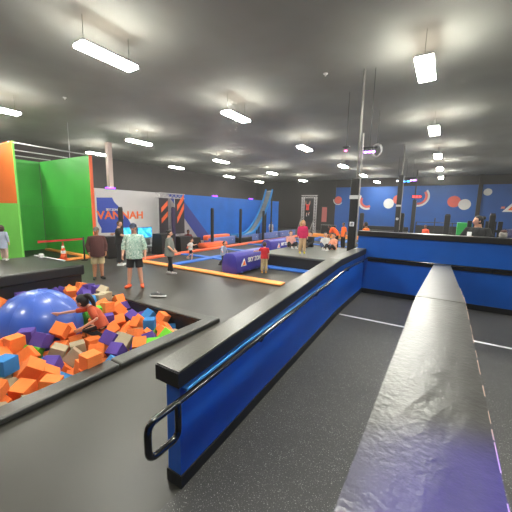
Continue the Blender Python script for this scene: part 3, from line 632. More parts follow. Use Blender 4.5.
# ------------------------------------------------------------------ palette
BLUE = mat('blue_paint', (16, 92, 190), .42, var=.06, scale=3)
BLACKV = mat('black_vinyl', (24, 22, 21), .45, var=.12, scale=5, bump=.05, bscale=90)
BLACK = mat('black_paint', (20, 20, 21), .5)
TUBEBLK = mat('black_enamel', (10, 10, 11), .18, coat=.6)
DECK = mat('deck_vinyl', (53, 51, 45), .42, var=.14, scale=.9, bump=.03, bscale=30)
RUBBER = speckled('rubber_floor', (56, 55, 53), (135, 135, 130), .5, .64, 110)
CAPV = mat('cap_paint', (72, 70, 63), .34, var=.2, scale=4, bump=.12, bscale=40)  # grey lightened to carry lamp sheen on the black cap's top
BEAMTOP = mat('beam_paint', (55, 54, 52), .33, var=.25, scale=6, bump=.13, bscale=48)
WHITEW = mat('white_paint', (214, 212, 212), .7, var=.03, scale=2)
NAVY = mat('navy_paint', (52, 68, 150), .6)
SKYB = mat('bright_blue_paint', (16, 108, 208), .5, var=.08, scale=1.2)
MAPB = mat('map_blue_paint', (52, 78, 178), .6)
ORANGEP = mat('orange_paint', (246, 116, 52), .6)
ENDBLUE = mat('end_wall_blue', (8, 74, 148), .6, var=.1, scale=.8)
DARKW = mat('dark_wall', (40, 34, 34), .8, var=.12, scale=.7)
CEIL = mat('ceiling_black', (136, 136, 131), .85, var=.12, scale=.5, bump=.1, bscale=3)
CHAR = mat('charcoal_wall', (66, 60, 60), .8, var=.1, scale=.6)
GREEN = mat('green_vinyl', (58, 172, 58), .45, var=.1, scale=1.0)
LGREEN = mat('light_green_vinyl', (128, 222, 92), .45, var=.06, scale=1.2)
ORV = mat('orange_vinyl', (238, 118, 36), .45, var=.06, scale=2)
PADOR = mat('orange_pad', (248, 156, 74), .5, var=.06, scale=3)
PADRED = mat('red_orange_pad', (240, 104, 58), .5, var=.06, scale=3)
PADBL = mat('blue_pad', (40, 104, 196), .5, var=.06, scale=3)
PADLAV = mat('lavender_pad', (104, 122, 184), .55, var=.08, scale=3)
BED = mat('trampoline_mesh', (42, 40, 38), .6, var=.1, scale=2)
PURPV = mat('purple_vinyl', (50, 44, 142), .4, var=.06, scale=3)
SILVER = mat('aluminium', (186, 184, 186), .45, metal=.2)
GREYM = mat('grey_metal', (130, 128, 126), .45, metal=.5)
WHITE = mat('white_plastic', (225, 225, 225), .5)
REDB = mat('red_belt', (205, 40, 38), .6)
CORALP = mat('coral_paint', (196, 84, 70), .65)
PALEP = mat('pale_grey_paint', (190, 190, 188), .65)
LAMPW = mat('lamp_diffuser', (253, 252, 240), .4, emit=66)
LAMPUP = mat('lamp_uplight', (255, 242, 222), .4, emit=5)
def glow(name, rgb, e): return mat(name, rgb, .4, emit=e)

# ------------------------------------------------------------------ setting
PX0, PX1, PY0, PY1 = -8.28, -3.87, -3.0, 4.35          # foam pit opening
bm = bmesh.new()
box(bm, (-22, PY1, -.12), (9, 35, 0)); box(bm, (-22, -6, -.12), (PX0, PY1, 0))
box(bm, (PX1, -6, -.12), (9, PY1, 0)); box(bm, (PX0, -6, -.12), (PX1, PY0, 0))
struct('floor', bm, DECK)
# lanes beside the centre wall: low lane climbs to the landing, the other lane climbs back
low = [(-2.2, 0), (-2.2, .004), (1.5, .006), (5.62, .28), (7.57, .28), (7.57, 0)]
struct('floor', PR(low, 'x', -1.6, -.12), RUBBER)
high = [(-2.2, 0), (-2.2, .55), (2.3, .55), (5.62, .28), (7.57, .28), (7.57, 0)]
struct('floor', PR(high, 'x', .15, 2.6), RUBBER)
for x0, x1 in ((-1.56, -.14), (.17, 2.58)):
    bm = bmesh.new(); box(bm, (x0, 5.60, .2815), (x1, 5.655, .2845))
    tag(link('floor_stripe', bm, WHITE), 'white stripe across the dark ramp floor ' + ('left' if x0 < 0 else 'right') + ' of the centre wall', 'floor marking')
struct('ceiling', BX((-22, -6, 5.9), (9, 35.2, 6.1)), CEIL)
bm = bmesh.new(); box(bm, (-11.05, 35, 0), (9, 35.2, 5.9)); wb = struct('wall_back', bm, ENDBLUE)
struct('wall_back', BX((-22, 35, 0), (-11.06, 35.2, 5.9)), DARKW)
struct('wall_back', BX((-11.05, 34.99, 5.0), (9, 35.15, 5.89)), DARKW)
struct('wall_left', BX((-22.2, -6, 0), (-22, 35.2, 5.9)), CHAR)
struct('wall_right', BX((9, -6, 0), (9.2, 35.2, 5.9)), CHAR)
struct('wall_front', BX((-22, -6.2, 0), (9, -6, 5.9)), CHAR)
# painted discs and arcs on the end wall
def disc_pts(cx, cz, r, n=40): return [(cx + r * math.cos(2 * PI * k / n), cz + r * math.sin(2 * PI * k / n)) for k in range(n)]
def arc_pts(cx, cz, r0, r1, a0, a1, n=24):
    A = [math.radians(a0 + (a1 - a0) * k / n) for k in range(n + 1)]
    return [(cx + r1 * math.cos(a), cz + r1 * math.sin(a)) for a in A] + [(cx + r0 * math.cos(a), cz + r0 * math.sin(a)) for a in A[::-1]]
def graphic(poly, m, off=0): return link('wall_graphic', PR(poly, 'y', 34.985 - off, 35.0 - off * .5), m, wb)
graphic(disc_pts(-10.74, 3.58, .42), CORALP); graphic(arc_pts(-10.74, 3.58, .48, .56, 170, 330), PALEP)
graphic(arc_pts(-7.5, 3.5, .78, .98, 140, 290), PALEP); graphic(arc_pts(-7.5, 3.5, .52, .76, 150, 300), CORALP)
graphic(disc_pts(-4.45, 3.64, .45), CORALP); graphic(disc_pts(-5.29, 3.22, .52), PALEP, .02)
graphic(arc_pts(-2.55, 3.95, .85, 1.02, -95, 40), PALEP); graphic(arc_pts(-2.55, 3.95, .62, .83, -95, 38), CORALP)
graphic(disc_pts(.53, 3.45, .54), CORALP); graphic(disc_pts(1.4, 3.18, .5), PALEP, .02)
graphic(disc_pts(3.05, 4.32, .32), PALEP)
struct('trim_1', BX((2.3, 34.8, 0), (2.62, 35, 5.9)), DARKW)
# logo on the end wall: white triangle outline, orange inside, a small pink fleck beside it
sg = thing('wall_logo', 'white and orange triangle logo on the blue end wall at right edge', 'sign', (4.9, 34.97, 2.5))
link('triangle_border', PR([(-.65, .05), (1.1, .05), (.25, 1.15)], 'y', -.03, .0), WHITE, sg)
link('triangle_fill', PR([(-.28, .2), (.72, .2), (.24, .86)], 'y', -.05, -.02), ORANGEP, sg)
link('logo_fleck', PR([(-.78, .33), (-.5, .33), (-.47, .52), (-.72, .52)], 'y', -.03, 0), mat('pink_paint', (225, 130, 120), .6), sg)

# low partition wall along the left with the mural
wp = struct('wall_left', BX((-12.98, 7.44, 0), (-12.8, 24.2, 3.03)), WHITEW)
def mural(name, poly, m, off=0.0): return link(name, PR(poly, 'x', -12.80, -12.79 + off), m, wp)
mural('wall_graphic', [(11.35, 3.03), (12.2, 3.03), (15.05, .3), (13.9, .3)], NAVY, .004)
mural('wall_graphic', [(12.2, 3.03), (24.2, 3.03), (24.2, 0), (15.05, 0), (15.05, .3)], SKYB)
mural('wall_graphic', [(10.9, 0), (10.9, 3.03), (11.35, 3.03), (13.9, .3), (13.9, 0)], mat('grey_mural', (165, 160, 164), .6))
mural('state_outline', [(7.47, 2.63), (8.19, 2.66), (8.28, 2.47), (8.47, 2.29), (8.61, 2.11), (8.9, 1.79), (9.1, 1.45), (8.98, 1.1), (8.5, 1.08), (7.6, 1.1), (7.62, 1.3), (7.47, 1.6)], MAPB)
text_mesh('wall_lettering', 'VANNAH', .49, .008, ORANGEP, wp, frame((-12.775, 8.62, 1.86), (0, 1, 0), (0, 0, 1)), bold=.012, spacing=1.03, sx=1.12)
text_mesh('wall_lettering', 'SKY ZONE', .13, .006, WHITE, wp, frame((-12.775, 8.17, 2.12), (0, 1, 0), (0, 0, 1)), bold=.004)
# purple wash lamps on top of the partition
GP = glow('purple_glow', (110, 40, 255), 5)
for i, y in enumerate((8.2, 15.47, 19.8)):
    t = thing('wash_lamp', ['purple wash lamp on the wall top above the state map mural', 'purple wash lamp on top of the blue wall near the trusses', 'purple wash lamp on top of the blue wall beside the slide'][i], 'lamp', (-12.9, y, 3.03), 0)
    link('lamp_body', BX((-.07, -.22, 0), (.07, .22, .03), .008), BLACK, t); link('lens', BX((-.06, -.21, .03), (.06, .21, .07), .01), GP, t)

# ------------------------------------------------------------------ low wall of the ramp (left), centre wall and counter wall
lw = tag(thing('ramp_guard_wall', 'low blue guard wall with black cap and black handrail along the ramp', 'half wall'), None)
zt = lambda y: .95 if y < 1.5 else (.95 + (y - 1.5) * .33 / 4.0 if y < 5.5 else 1.28)
ys = [1.5, 2.2, 5.5, 7.57]
link('panel', PR([(1.5, 0), (7.57, 0)] + [(y, zt(y)) for y in ys[::-1]], 'x', -1.745, -1.6), BLUE, lw)
link('cap', PR([(y, zt(y) - .02) for y in (1.46, 2.2, 5.5, 7.57)] + [(y, zt(y) + .10) for y in (7.57, 5.5, 2.2, 1.46)], 'x', -1.80, -1.565), CAPV, lw)
link('cap_edge', PR([(y, zt(y) - .03) for y in (1.45, 2.2, 5.5, 7.56)] + [(y, zt(y) + .09) for y in (7.56, 5.5, 2.2, 1.45)], 'x', -1.81, -1.555), BLACK, lw)
fl = lambda y: .006 if y < 1.5 else (.006 + (y - 1.5) * .274 / 4.12 if y < 5.62 else .28)
link('kickboard', PR([(y, fl(y)) for y in (1.49, 2.2, 5.62, 7.565)] + [(y, fl(y) + .115) for y in (7.565, 5.62, 2.2, 1.49)], 'x', -1.757, -1.588), BLACK, lw)
link('batten', PR([(1.53, .858), (2.3, .925), (3.3, .98), (5.2, 1.085), (5.2, 1.103), (3.3, .998), (2.3, .943), (1.53, .876)], 'x', -1.6, -1.55), mat('batten_lit_blue', (84, 164, 240), .3), lw)['label'] = 'ledge strip under the cap, coloured lighter as if catching light'  # paler blue paints in the light caught by this ledge
rail = link('handrail', TB(round_path([(-1.5, 7.50, 1.17), (-1.5, 5.6, 1.17), (-1.5, 1.5, .875), (-1.48, 1.11, .875), (-1.48, 1.11, .62), (-1.48, 1.37, .62), (-1.48, 1.37, .875)], .07), .025, 14), TUBEBLK, lw, True)
for y, z in ((2.6, .94), (4.2, 1.06), (5.9, 1.17), (7.2, 1.17)): link('bracket', TB([(-1.6, y, z - .07), (-1.53, y, z - .07), (-1.5, y, z - .01)], .01, 8), TUBEBLK, rail, True)

cw = thing('ramp_divider_wall', 'wide grey painted top of the centre wall between the two ramp lanes', 'half wall')
top = [(-1.2, 1.655), (2.42, 1.655), (7.57, 1.175)]
link('panel', PR([(-1.2, .0), (7.57, .0), (7.57, 1.12), (2.42, 1.60), (-1.2, 1.60)], 'x', -.118, .150), BLUE, cw)
def beam_top():
    bm = bmesh.new(); N = 90; M = 8; V = []
    for i in range(N + 1):
        y = -1.2 + 8.77 * i / N; z = 1.655 if y < 2.42 else 1.655 - (y - 2.42) * .48 / 5.15
        row = []
        for j in range(M + 1):
            x = -.134 + .30 * j / M + .022 * (y / 7.5)
            e = .004 * random.random() if 0 < j < M else 0
            row.append(bm.verts.new((x, y, z + e * .35)))
        row = [bm.verts.new((row[0].co.x, y, z - .06))] + row + [bm.verts.new((row[-1].co.x, y, z - .06))]
        V.append(row)
    for a, b in zip(V, V[1:]):
        for k in range(M + 2): bm.faces.new((a[k], a[k + 1], b[k + 1], b[k]))
        bm.faces.new((a[-1], a[0], b[0], b[-1]))
    bm.faces.new(V[0]); bm.faces.new(V[-1][::-1]); return bm
link('cap', beam_top(), BEAMTOP, cw)
link('joint', BX((-.122, 2.415, 1.645), (.168, 2.43, 1.6575)), CAPV, cw)
bm = bmesh.new()
y = -.4
while y < 3.2:                                         # chipped pale edge along the right arris
    L = random.uniform(.02, .14); z = 1.655 if y < 2.42 else 1.655 - (y - 2.42) * .0932
    x = .166 + .022 * y / 7.5
    box(bm, (x - .0005 - .0025 * random.random(), y, z - .006), (x + .001, y + L, z + .001)); y += L + random.choice((.01, .03, .09))
link('worn_edge', bm, mat('bare_wood', (176, 150, 138), .7), cw)['label'] = 'pale chipped wood along the painted edge'

bw = thing('counter_wall', 'tall blue wall with long black counter top behind the ramp landing', 'counter', (0, 7.57, 0))
link('panel', BX((-1.76, 0, 0), (4.5, .16, 1.70)), BLUE, bw)
link('counter_top', BX((-1.785, -.04, 1.68), (4.5, .28, 1.80), .012), mat('counter_black', (34, 33, 34), .35, var=.1, scale=4), bw)
link('kickboard', BX((-1.6, -.012, .28), (4.5, 0, .395)), BLACK, bw)
r2 = link('handrail', TB([(-1.5, -.07, 1.17), (4.4, -.07, 1.17)], .026, 12), TUBEBLK, bw, True)
link('rail_shadow', BX((-1.5, -.03, 1.08), (4.4, 0, 1.145)), BLACK, bw)  # black strip standing in for the handrail's shadow on the wall
for x in (-1.1, .9, 2.2): link('bracket', TB([(x, 0, 1.10), (x, -.06, 1.10), (x, -.07, 1.16)], .01, 8), TUBEBLK, r2, True)

# ------------------------------------------------------------------ foam pit
pit = thing('foam_pit', 'padded black foam pit sunk in the deck, full of coloured cubes', 'foam pit', (-6.1, 1, 0))
def rel(b, t): bmesh.ops.translate(b, verts=b.verts[:], vec=-Vector(t)); return b
O = (-6.1, 1, 0)
bm = bmesh.new(); box(bm, (PX0 - .05, PY0, -.7), (PX1 + .05, PY1, -.63)); box(bm, (PX0 - .05, PY1 - .02, -.7), (PX1 + .05, PY1 + .05, -.01)); box(bm, (PX1 - .02, PY0, -.7), (PX1 + .05, PY1, -.01)); box(bm, (PX0 - .05, PY0, -.7), (PX0 + .02, PY1, -.01))
link('liner', rel(bm, O), BLACKV, pit)
y = PY0
RIMV = mat('rim_vinyl', (60, 59, 53), .4, var=.12, scale=4, bump=.08, bscale=30)
for a, b in ((-3.0, .62), (.63, 2.33), (2.34, 4.55)): link('rim_pad', rel(BX((PX1 - .04, a, 0), (PX1 + .22, b, .085), .03, 3), O), RIMV, pit)
for a, b in ((PX0 - .0, -6.1), (-6.09, PX1 - .05)): link('rim_pad', rel(BX((a, PY1 - .04, 0), (b, PY1 + .2, .06), .025, 3), O), RIMV, pit)

lp = thing('padded_platform', 'raised black padded platform behind the foam pit at the left', 'platform', (-9.5, 1, 0))
link('top_pad', rel(BX((-10.8, -3, .40), (-8.22, 4.36, .68), .05, 3), (-9.5, 1, 0)), BLACKV, lp)
link('base', rel(BX((-10.7, -2.95, -.01), (-8.29, 4.3, .40), .02), (-9.5, 1, 0)), BLACKV, lp)
tb = thing('floor_barrier', 'pale bar with a small white foot lying on the left platform', 'bar', (-10.7, 4.05, .68))
link('bar', TB([(.0, .12, .025), (1.65, .2, .025)], .022, 8), WHITE, tb, True); link('foot', BX((.45, .04, 0), (.55, .15, .13), .02), WHITE, tb)

# big ball
bl = thing('giant_ball', 'giant glossy blue vinyl ball resting in the foam cubes', 'ball', (-6.311, 2.445, -.03))
BALLM = mat('ball_vinyl', (56, 92, 186), .40, var=.05, scale=2, coat=.25, bump=.015, bscale=12)
bm = bmesh.new(); ball(bm, (0, 0, 0), (.713, .713, .713), None, 64, 40); link('shell', bm, BALLM, bl, True)
bm = bmesh.new()
for a in range(0, 180, 30):
    ca, sa = math.cos(math.radians(a)), math.sin(math.radians(a)); pts = [(.7135 * math.cos(t) * ca, .7135 * math.cos(t) * sa, .7135 * math.sin(t)) for t in [2 * PI * k / 64 for k in range(65)]]
    tube(bm, pts, .0022, 6, None)
link('seams', bm, BALLM, bl, True)

# foam cubes: data = colour letter, position, rotation
FOAM = {'o': mat('foam_orange', (242, 126, 56), .9, var=.05, scale=14, bump=.1, bscale=180), 'p': mat('foam_purple', (84, 62, 148), .9, var=.05, scale=14, bump=.1, bscale=180),
        'b': mat('foam_blue', (46, 122, 188), .9, var=.05, scale=14, bump=.1, bscale=180), 'e': mat('foam_beige', (164, 150, 124), .9, var=.05, scale=14, bump=.1, bscale=180),
        'g': mat('foam_green', (104, 190, 44), .9, var=.05, scale=14, bump=.1, bscale=180)}
CN = {'o': 'orange', 'p': 'purple', 'b': 'blue', 'e': 'beige', 'g': 'green'}
fm = {}
for k in FOAM:
    bm = bmesh.new(); box(bm, (-.1065,) * 3, (.1065,) * 3, .007, 2)
    me = bpy.data.meshes.new('foam_cube'); bm.to_mesh(me); bm.free(); me.materials.append(FOAM[k]); fm[k] = me
for c, lab, x, y, z, q0, q1, q2, q3 in CUBES:
    o = bpy.data.objects.new('foam_cube', fm[c]); COL.objects.link(o)
    o.rotation_mode = 'QUATERNION'; o.rotation_quaternion = (q0, q1, q2, q3); o.location = (x, y, z)
    tag(o, lab if lab else CN[c] + ' foam cube buried among the others in the pit', 'foam cube', 'foam cubes in the pit')
# ------------------------------------------------------------------ green padded court on the left
GX = -12.9
def pad_wall(name, label, lo, hi, m, endm, o):
    t = thing(name, label, 'padded wall', o); return t
t = thing('padded_wall', 'orange and green padded wall at the far left edge above the platform', 'padded wall', (GX, 4.64, 0))
link('lower_pad', BX((-5, .0, 0), (0, .07, 2.3), .01), LGREEN, t); link('upper_pad', BX((-5, 0, 2.3), (0, .07, 4.42), .01), ORV, t)
link('end_trim', BX((0.001, .004, 0), (.02, .066, 4.42)), LGREEN, t)
t = thing('padded_wall', 'tall green padded wall with orange end edge beside the white mural wall', 'padded wall', (GX, 7.3, 0))
link('lower_pad', BX((-4.4, 0, 0), (-.02, .12, 2.2), .01), GREEN, t); link('upper_pad', BX((-4.4, 0, 2.205), (-.02, .12, 4.36), .01), GREEN, t)
link('end_trim', BX((-.02, -.005, 0), (.03, .125, 4.36), .01), PADRED, t)
t = thing('padded_wall', 'dark green padded wall at the back of the green court', 'padded wall', (-17.3, 4.93, 0))
link('lower_pad', BX((-.16, 0, 0), (0, 2.36, 2.2), .01), GREEN, t); link('upper_pad', BX((-.16, 0, 2.205), (0, 2.36, 4.36), .01), GREEN, t)
link('floor', BX((-17.3, 4.93, 0), (-13.1, 7.29, .03)), BLACKV)['kind'] = 'structure'
t = thing('court_border_pad', 'orange floor pad edging the entrance of the green court', 'floor pad', (-13.2, 6, 0))
link('front_pad', BX((-.12, -1.04, 0), (.22, 1.26, .09), .03), PADOR, t); link('side_pad', BX((-3.6, 1.0, .03), (-.13, 1.26, .12), .03), PADOR, t)
t = thing('pole_frame', 'thin silver poles spanning the top of the green court', 'pole frame', (-13, 6, 4.38))
for x in (-.1, -1.8, -3.4): link('pole', TB([(x, -1.38, .02), (x, 1.4, .02)], .022, 8), SILVER, t, True)
for x, y in ((-3.0, -1.2), (-1.6, 1.4)): link('hanger', TB([(x, y, .0), (x, y, 1.5)], .012, 6), SILVER, t, True)
t = thing('barrier_post', 'black belt barrier post with red belt across the green court entrance', 'barrier post', (-12.72, 6.76, 0))
link('base', TB([(0, 0, 0), (0, 0, .03)], .13, 16, None), BLACK, t); link('pole', TB([(0, 0, .02), (0, 0, .98)], .034, 12, None), BLACK, t, True)
link('belt', BX((-.02, -1.62, .86), (-.01, -.03, .94)), REDB, t); link('belt_clip', BX((-.04, -1.66, .85), (.01, -1.60, .95), .005), REDB, t)
t = thing('traffic_cone', 'orange traffic cone with white bands in front of the green court', 'traffic cone', (-13.05, 6.1, .09))
link('base_plate', BX((-.17, -.17, 0), (.17, .17, .035), .01), PADRED, t)
for z0, z1, m in ((.03, .24, PADRED), (.24, .36, WHITE), (.36, .46, PADRED), (.46, .55, WHITE), (.55, .70, PADRED)):
    r = lambda z: .14 - .165 * z
    bm = bmesh.new(); tube(bm, [(0, 0, z0), (0, 0, z1)], [r(z0), r(z1)], 20, None); link('band' if m is WHITE else 'cone_body', bm, m, t, True)
t = thing('cabinet', 'low black cabinet behind the man in maroon sweatshirt', 'cabinet', (-12.45, 7.95, 0))
link('body', BX((-.25, -.42, .04), (.2, .42, .92), .01), BLACKV, t); link('top', BX((-.27, -.44, .92), (.22, .44, .96), .008), BLACK, t); link('plinth', BX((-.22, -.38, 0), (.16, .38, .04)), BLACK, t)

# ------------------------------------------------------------------ trampoline court
def pad(label, lo, hi, m, group=None, h=.07, name='trampoline_pad'):
    o = link(name, BX((lo[0], lo[1], .012), (hi[0], hi[1], h), .02, 2), m); return tag(o, label, 'trampoline pad', group)
pad('long orange border pad crossing the deck at the front of the trampolines', (-10.75, 7.80), (-3.98, 8.14), PADOR)
pad('red orange border pad along the left side of the trampolines', (-11.12, 7.82), (-10.78, 26.0), PADRED, None, .10)
pad('orange border pad at the far end of the trampolines', (-10.76, 25.2), (-3.0, 25.55), PADOR, None, .30)
XS = [-10.75, -8.95, -6.2, -3.9]; YS = [8.16, 10.45, 13.4, 16.3, 19.2, 22.1, 25.15]
for i in range(3):
    for j in range(6):
        if i == 2 and j in (0, 1, 2): continue
        tag(link('trampoline_bed', BX((XS[i] + (.19 if i else .02), YS[j] + (.16 if j else .02), .008), (XS[i + 1] - .18, YS[j + 1] - .16, .02)), BED),
            'black trampoline bed, ' + ('left', 'middle', 'right')[i] + ' column, ' + ('nearest', 'second', 'third', 'fourth', 'fifth', 'farthest')[j] + ' row of the court', 'trampoline', 'trampoline beds')
pad('blue pad running lengthwise left of the near purple bolster', (XS[1] - .17, 8.16), (XS[1] + .18, 25.15), PADBL, 'blue lane pads')
pad('blue pad running lengthwise under the near purple bolster', (XS[2] - .17, 8.16), (XS[2] + .18, 10.4), PADBL, 'blue lane pads')
pad('blue pad running lengthwise behind the black platform', (XS[2] - .17, 14.4), (XS[2] + .18, 25.15), PADBL, 'blue lane pads')
for j in range(1, 6):
    for i in range(3):
        if i == 2 and j in (1, 2): continue
        x0 = XS[i] + (.19 if i else .02); x1 = XS[i + 1] - .18
        pad('blue cross pad, ' + ('left', 'middle', 'right')[i] + ' column, ' + ('first', 'second', 'third', 'fourth', 'fifth')[j - 1] + ' from the front', (x0, YS[j] - .15), (x1, YS[j] + .15), PADBL, 'blue cross pads')
pad('blue floor pad in front of the black platform with the girl in pink', (-5.95, 9.95), (-2.4, 10.4), PADBL)
def bolster(label, loc, L, rz):
    t = thing('bolster', label, 'bolster', loc, rz)
    prof = [(-.30, .0), (.30, .0), (.33, .12), (.31, .36), (.26, .58), (.16, .68), (0, .70), (-.16, .68), (-.26, .58), (-.31, .36), (-.33, .12)]
    bm = bmesh.new(); prism(bm, prof, 'y', -L / 2, L / 2); bmesh.ops.bevel(bm, geom=[e for e in bm.edges], offset=.02, segments=2, affect='EDGES', profile=.5)
    b = link('cover', bm, PURPV, t, True)
    text_mesh('lettering', 'SKY ZONE', .22, .006, WHITE, t, frame((.325, .12, .40), (0, 1, 0), (-.05, 0, 1)), bold=.008, sx=.95)
    lg = link('logo', PR([(-.74, .26), (-.54, .26), (-.62, .43)], 'x', .318, .342), ORANGEP, t); link('logo_border', PR([(-.80, .23), (-.48, .23), (-.62, .49)], 'x', .315, .336), WHITE, lg)
    for k in range(4): link('strap', BX((.27, -L / 2 + .3 + k * (L - .6) / 3 - .03, 0), (.345, -L / 2 + .3 + k * (L - .6) / 3 + .03, .05), .005), PADLAV, t)
    return t
bolster('purple lettered bolster on blue pad between the two small boys', (-6.15, 9.2, .07), 2.1, 0)
bolster('purple lettered bolster lying farther back left of the black platform', (-7.75, 14.9, .02), 2.8, math.radians(-2))
t = thing('padded_platform', 'black platform with grey top where the girl in pink stands', 'platform', (-4.3, 12.4, 0))
link('base', BX((-2.02, -1.9, 0), (1.3, 1.9, .44), .03), BLACKV, t); link('top_pad', BX((-2.06, -1.95, .44), (1.35, 1.95, .52), .03), mat('grey_vinyl', (84, 85, 80), .45, var=.08, scale=2), t)

# black padded posts at the court corners
def post(label, x, y, h=2.25, m=BLACKV, w=.075, base=0.0, group='padded court posts'):
    t = thing('padded_post', label, 'post', (x, y, base), 0, group)
    link('sleeve', BX((-w, -w, 0), (w, w, h - .04), .025, 2), m, t); link('end_cap', BX((-w * .8, -w * .8, h - .04), (w * .8, w * .8, h), .01), BLACK, t)
PV = mat('purple_post', (50, 34, 72), .5)
post('black padded post in front of the state map mural', -11.62, 7.78)
post('dark purple padded post between the two striped banners', -11.62, 10.7, 2.3, PV)
post('black padded post in front of the blue wall, nearest of the row', -11.62, 13.7, 2.3)
post('black padded post in front of the blue wall, middle of the row', -11.62, 16.6, 2.3)
post('black padded post at the foot of the slide', -11.62, 19.6, 2.2)
post('black padded post behind the counter near the right edge', 1.2, 11.5, 2.3)
post('black padded post behind the counter left of the green cabinet', .08, 16.73, 2.25, BLACKV, .12)
post('thin black padded post right of the second column', -2.18, 19.5, 2.25, BLACKV, .14)
post('thin black padded post behind the man in orange at the counter', -5.2, 22.9, 2.2, BLACKV, .13)

# low padded wall, mats and props along the partition
def low(label, y0, y1, z1=.48):
    t = thing('low_padded_wall', label, 'padded wall', (-12.0, (y0 + y1) / 2, 0))
    L = (y1 - y0) / 2; link('pad', BX((-.12, -L, 0), (.12, L, z1), .03), PADLAV, t)
    for k in range(max(2, int(L * 2))):
        bm = bmesh.new(); yy = -L + .35 + k * (2 * L - .7) / max(1, int(L * 2) - 1); tube(bm, [(.11, yy, z1 * .55), (.135, yy, z1 * .55)], .03, 10); link('button', bm, WHITE, t, True)
low('low lavender padded wall between the nearest posts under the blue mural', 13.9, 16.4)
low('low lavender padded wall between the middle post and slide foot', 16.8, 19.4)
low('low lavender padded wall behind the small standing child', 19.8, 22.6)
low('low lavender padded wall at the far end near the truss tower', 23.0, 26.0)
t = thing('air_mat', 'orange red puffy mat behind the toddler running', 'mat', (-11.5, 13.75, 0))
bm = bmesh.new(); box(bm, (-.35, -1.1, .0), (.35, .9, .32), .12, 4); link('cover', bm, PADRED, t, True); link('seam', BX((-.36, -1.0, .15), (.36, .8, .17), .005), PADOR, t)
t = thing('air_mat', 'orange mat lying on the low wall beside the nearest black post', 'mat', (-12.45, 15.3, 0))
bm = bmesh.new(); box(bm, (-.22, -1.3, .3), (.22, 1.0, .62), .1, 4); link('cover', bm, PADRED, t, True); link('foot', BX((-.2, -1.2, 0), (.2, .9, .31), .02), PADLAV, t)
def prop(label, x, y, h, tri):
    t = thing('padded_block', label, 'padded block', (x, y, 0))
    link('body', PR([(-.40, 0), (.40, 0), (.34, h), (-.28, h)], 'y', -.42, .42), BLACKV, t)
    for (yy, zz, s) in tri: link('triangle', PR([(yy - s, zz), (yy + s, zz - s * .3), (yy + s * .6, zz + s * 1.4)], 'x', .395, .412), PADRED, t)
prop('black padded block with orange triangles under the left banner', -11.72, 10.12, 1.0, [(-.2, .3, .1), (.15, .6, .12)])
prop('black padded block with orange triangle right of the walking woman', -11.68, 11.3, .8, [(.1, .2, .17)])
prop('black padded block beside the seated man in maroon', -12.36, 12.7, .6, [(.2, .15, .12)])
for i, y in enumerate((9.15, 9.65)):
    t = thing('stool', ('grey upholstered stool under the right television, left one', 'grey upholstered stool under the right television, right one')[i], 'stool', (-12.25, y, 0), 0, 'grey stools')
    link('seat', BX((-.2, -.2, .3), (.2, .2, .42), .04, 3), mat('grey_fabric', (104, 108, 110), .9, var=.1), t); link('back', BX((-.2, -.2, .42), (-.12, .2, .72), .03), MATS['grey_fabric'], t)
    for a in (-1, 1):
        for b in (-1, 1): link('leg', TB([(a * .16, b * .16, 0), (a * .15, b * .15, .31)], .02, 8), GREYM, t)
# televisions
def screen(name):
    m = mat(name, (40, 150, 205), .3, emit=1.0); nt = m.node_tree; n = nt.nodes; b = n['Principled BSDF']
    tc = n.new('ShaderNodeTexCoord'); no = n.new('ShaderNodeTexNoise'); no.inputs['Scale'].default_value = 5; nt.links.new(tc.outputs['Object'], no.inputs['Vector'])
    r = n.new('ShaderNodeValToRGB'); el = r.color_ramp.elements
    el[0].position = .38; el[0].color = (.005, .09, .26, 1); el[1].position = .62; el[1].color = (.10, .5, .62, 1); e = el.new(.5); e.color = (.01, .22, .5, 1)
    nt.links.new(no.outputs['Fac'], r.inputs['Fac']); nt.links.new(r.outputs['Color'], b.inputs['Emission Color']); return m
SCR = screen('tv_screen')
for i, (y0, y1, z0, z1) in enumerate(((8.42, 9.22, .80, 1.32), (9.36, 10.22, .74, 1.28))):
    t = thing('television', ('wall television with blue picture, left one behind the man in camouflage', 'wall television with blue picture, right one on the white wall')[i], 'television', (-12.70, (y0 + y1) / 2, (z0 + z1) / 2), 0, 'wall televisions')
    w, h = (y1 - y0) / 2, (z1 - z0) / 2
    link('casing', BX((-.035, -w, -h), (.02, w, h), .008), BLACK, t); link('screen', BX((.018, -w + .02, -h + .02), (.026, w - .02, h - .02)), SCR, t)
# trusses with striped banners
def truss(t, a, b, w, name='truss_beam', rungs=8, r=.018):
    a, b = Vector(a), Vector(b); d = (b - a).normalized(); u = d.cross(Vector((1, 0, 0))).normalized() if abs(d.x) < .9 else d.cross(Vector((0, 0, 1))).normalized(); v = d.cross(u)
    bm = bmesh.new(); cs = [(u + v) * w / 2, (u - v) * w / 2, (-u - v) * w / 2, (v - u) * w / 2]
    for c in cs: tube(bm, [a + c, b + c], r, 8)
    for k in range(rungs):
        for q in range(4):
            p = a.lerp(b, k / rungs) + cs[q]; e = a.lerp(b, (k + 1) / rungs) + cs[(q + 1) % 4]; tube(bm, [p, e], r * .6, 6)
    return link(name, bm, SILVER, t, True)
t = thing('banner_truss', 'silver truss gate with two dark banners of orange stripes on the white wall', 'truss', (-12.2, 11.05, 0))
truss(t, (0, -.85, 2.88), (0, .9, 2.88), .22, 'truss_beam', 7)
BAN = mat('banner_dark', (50, 42, 50), .7)
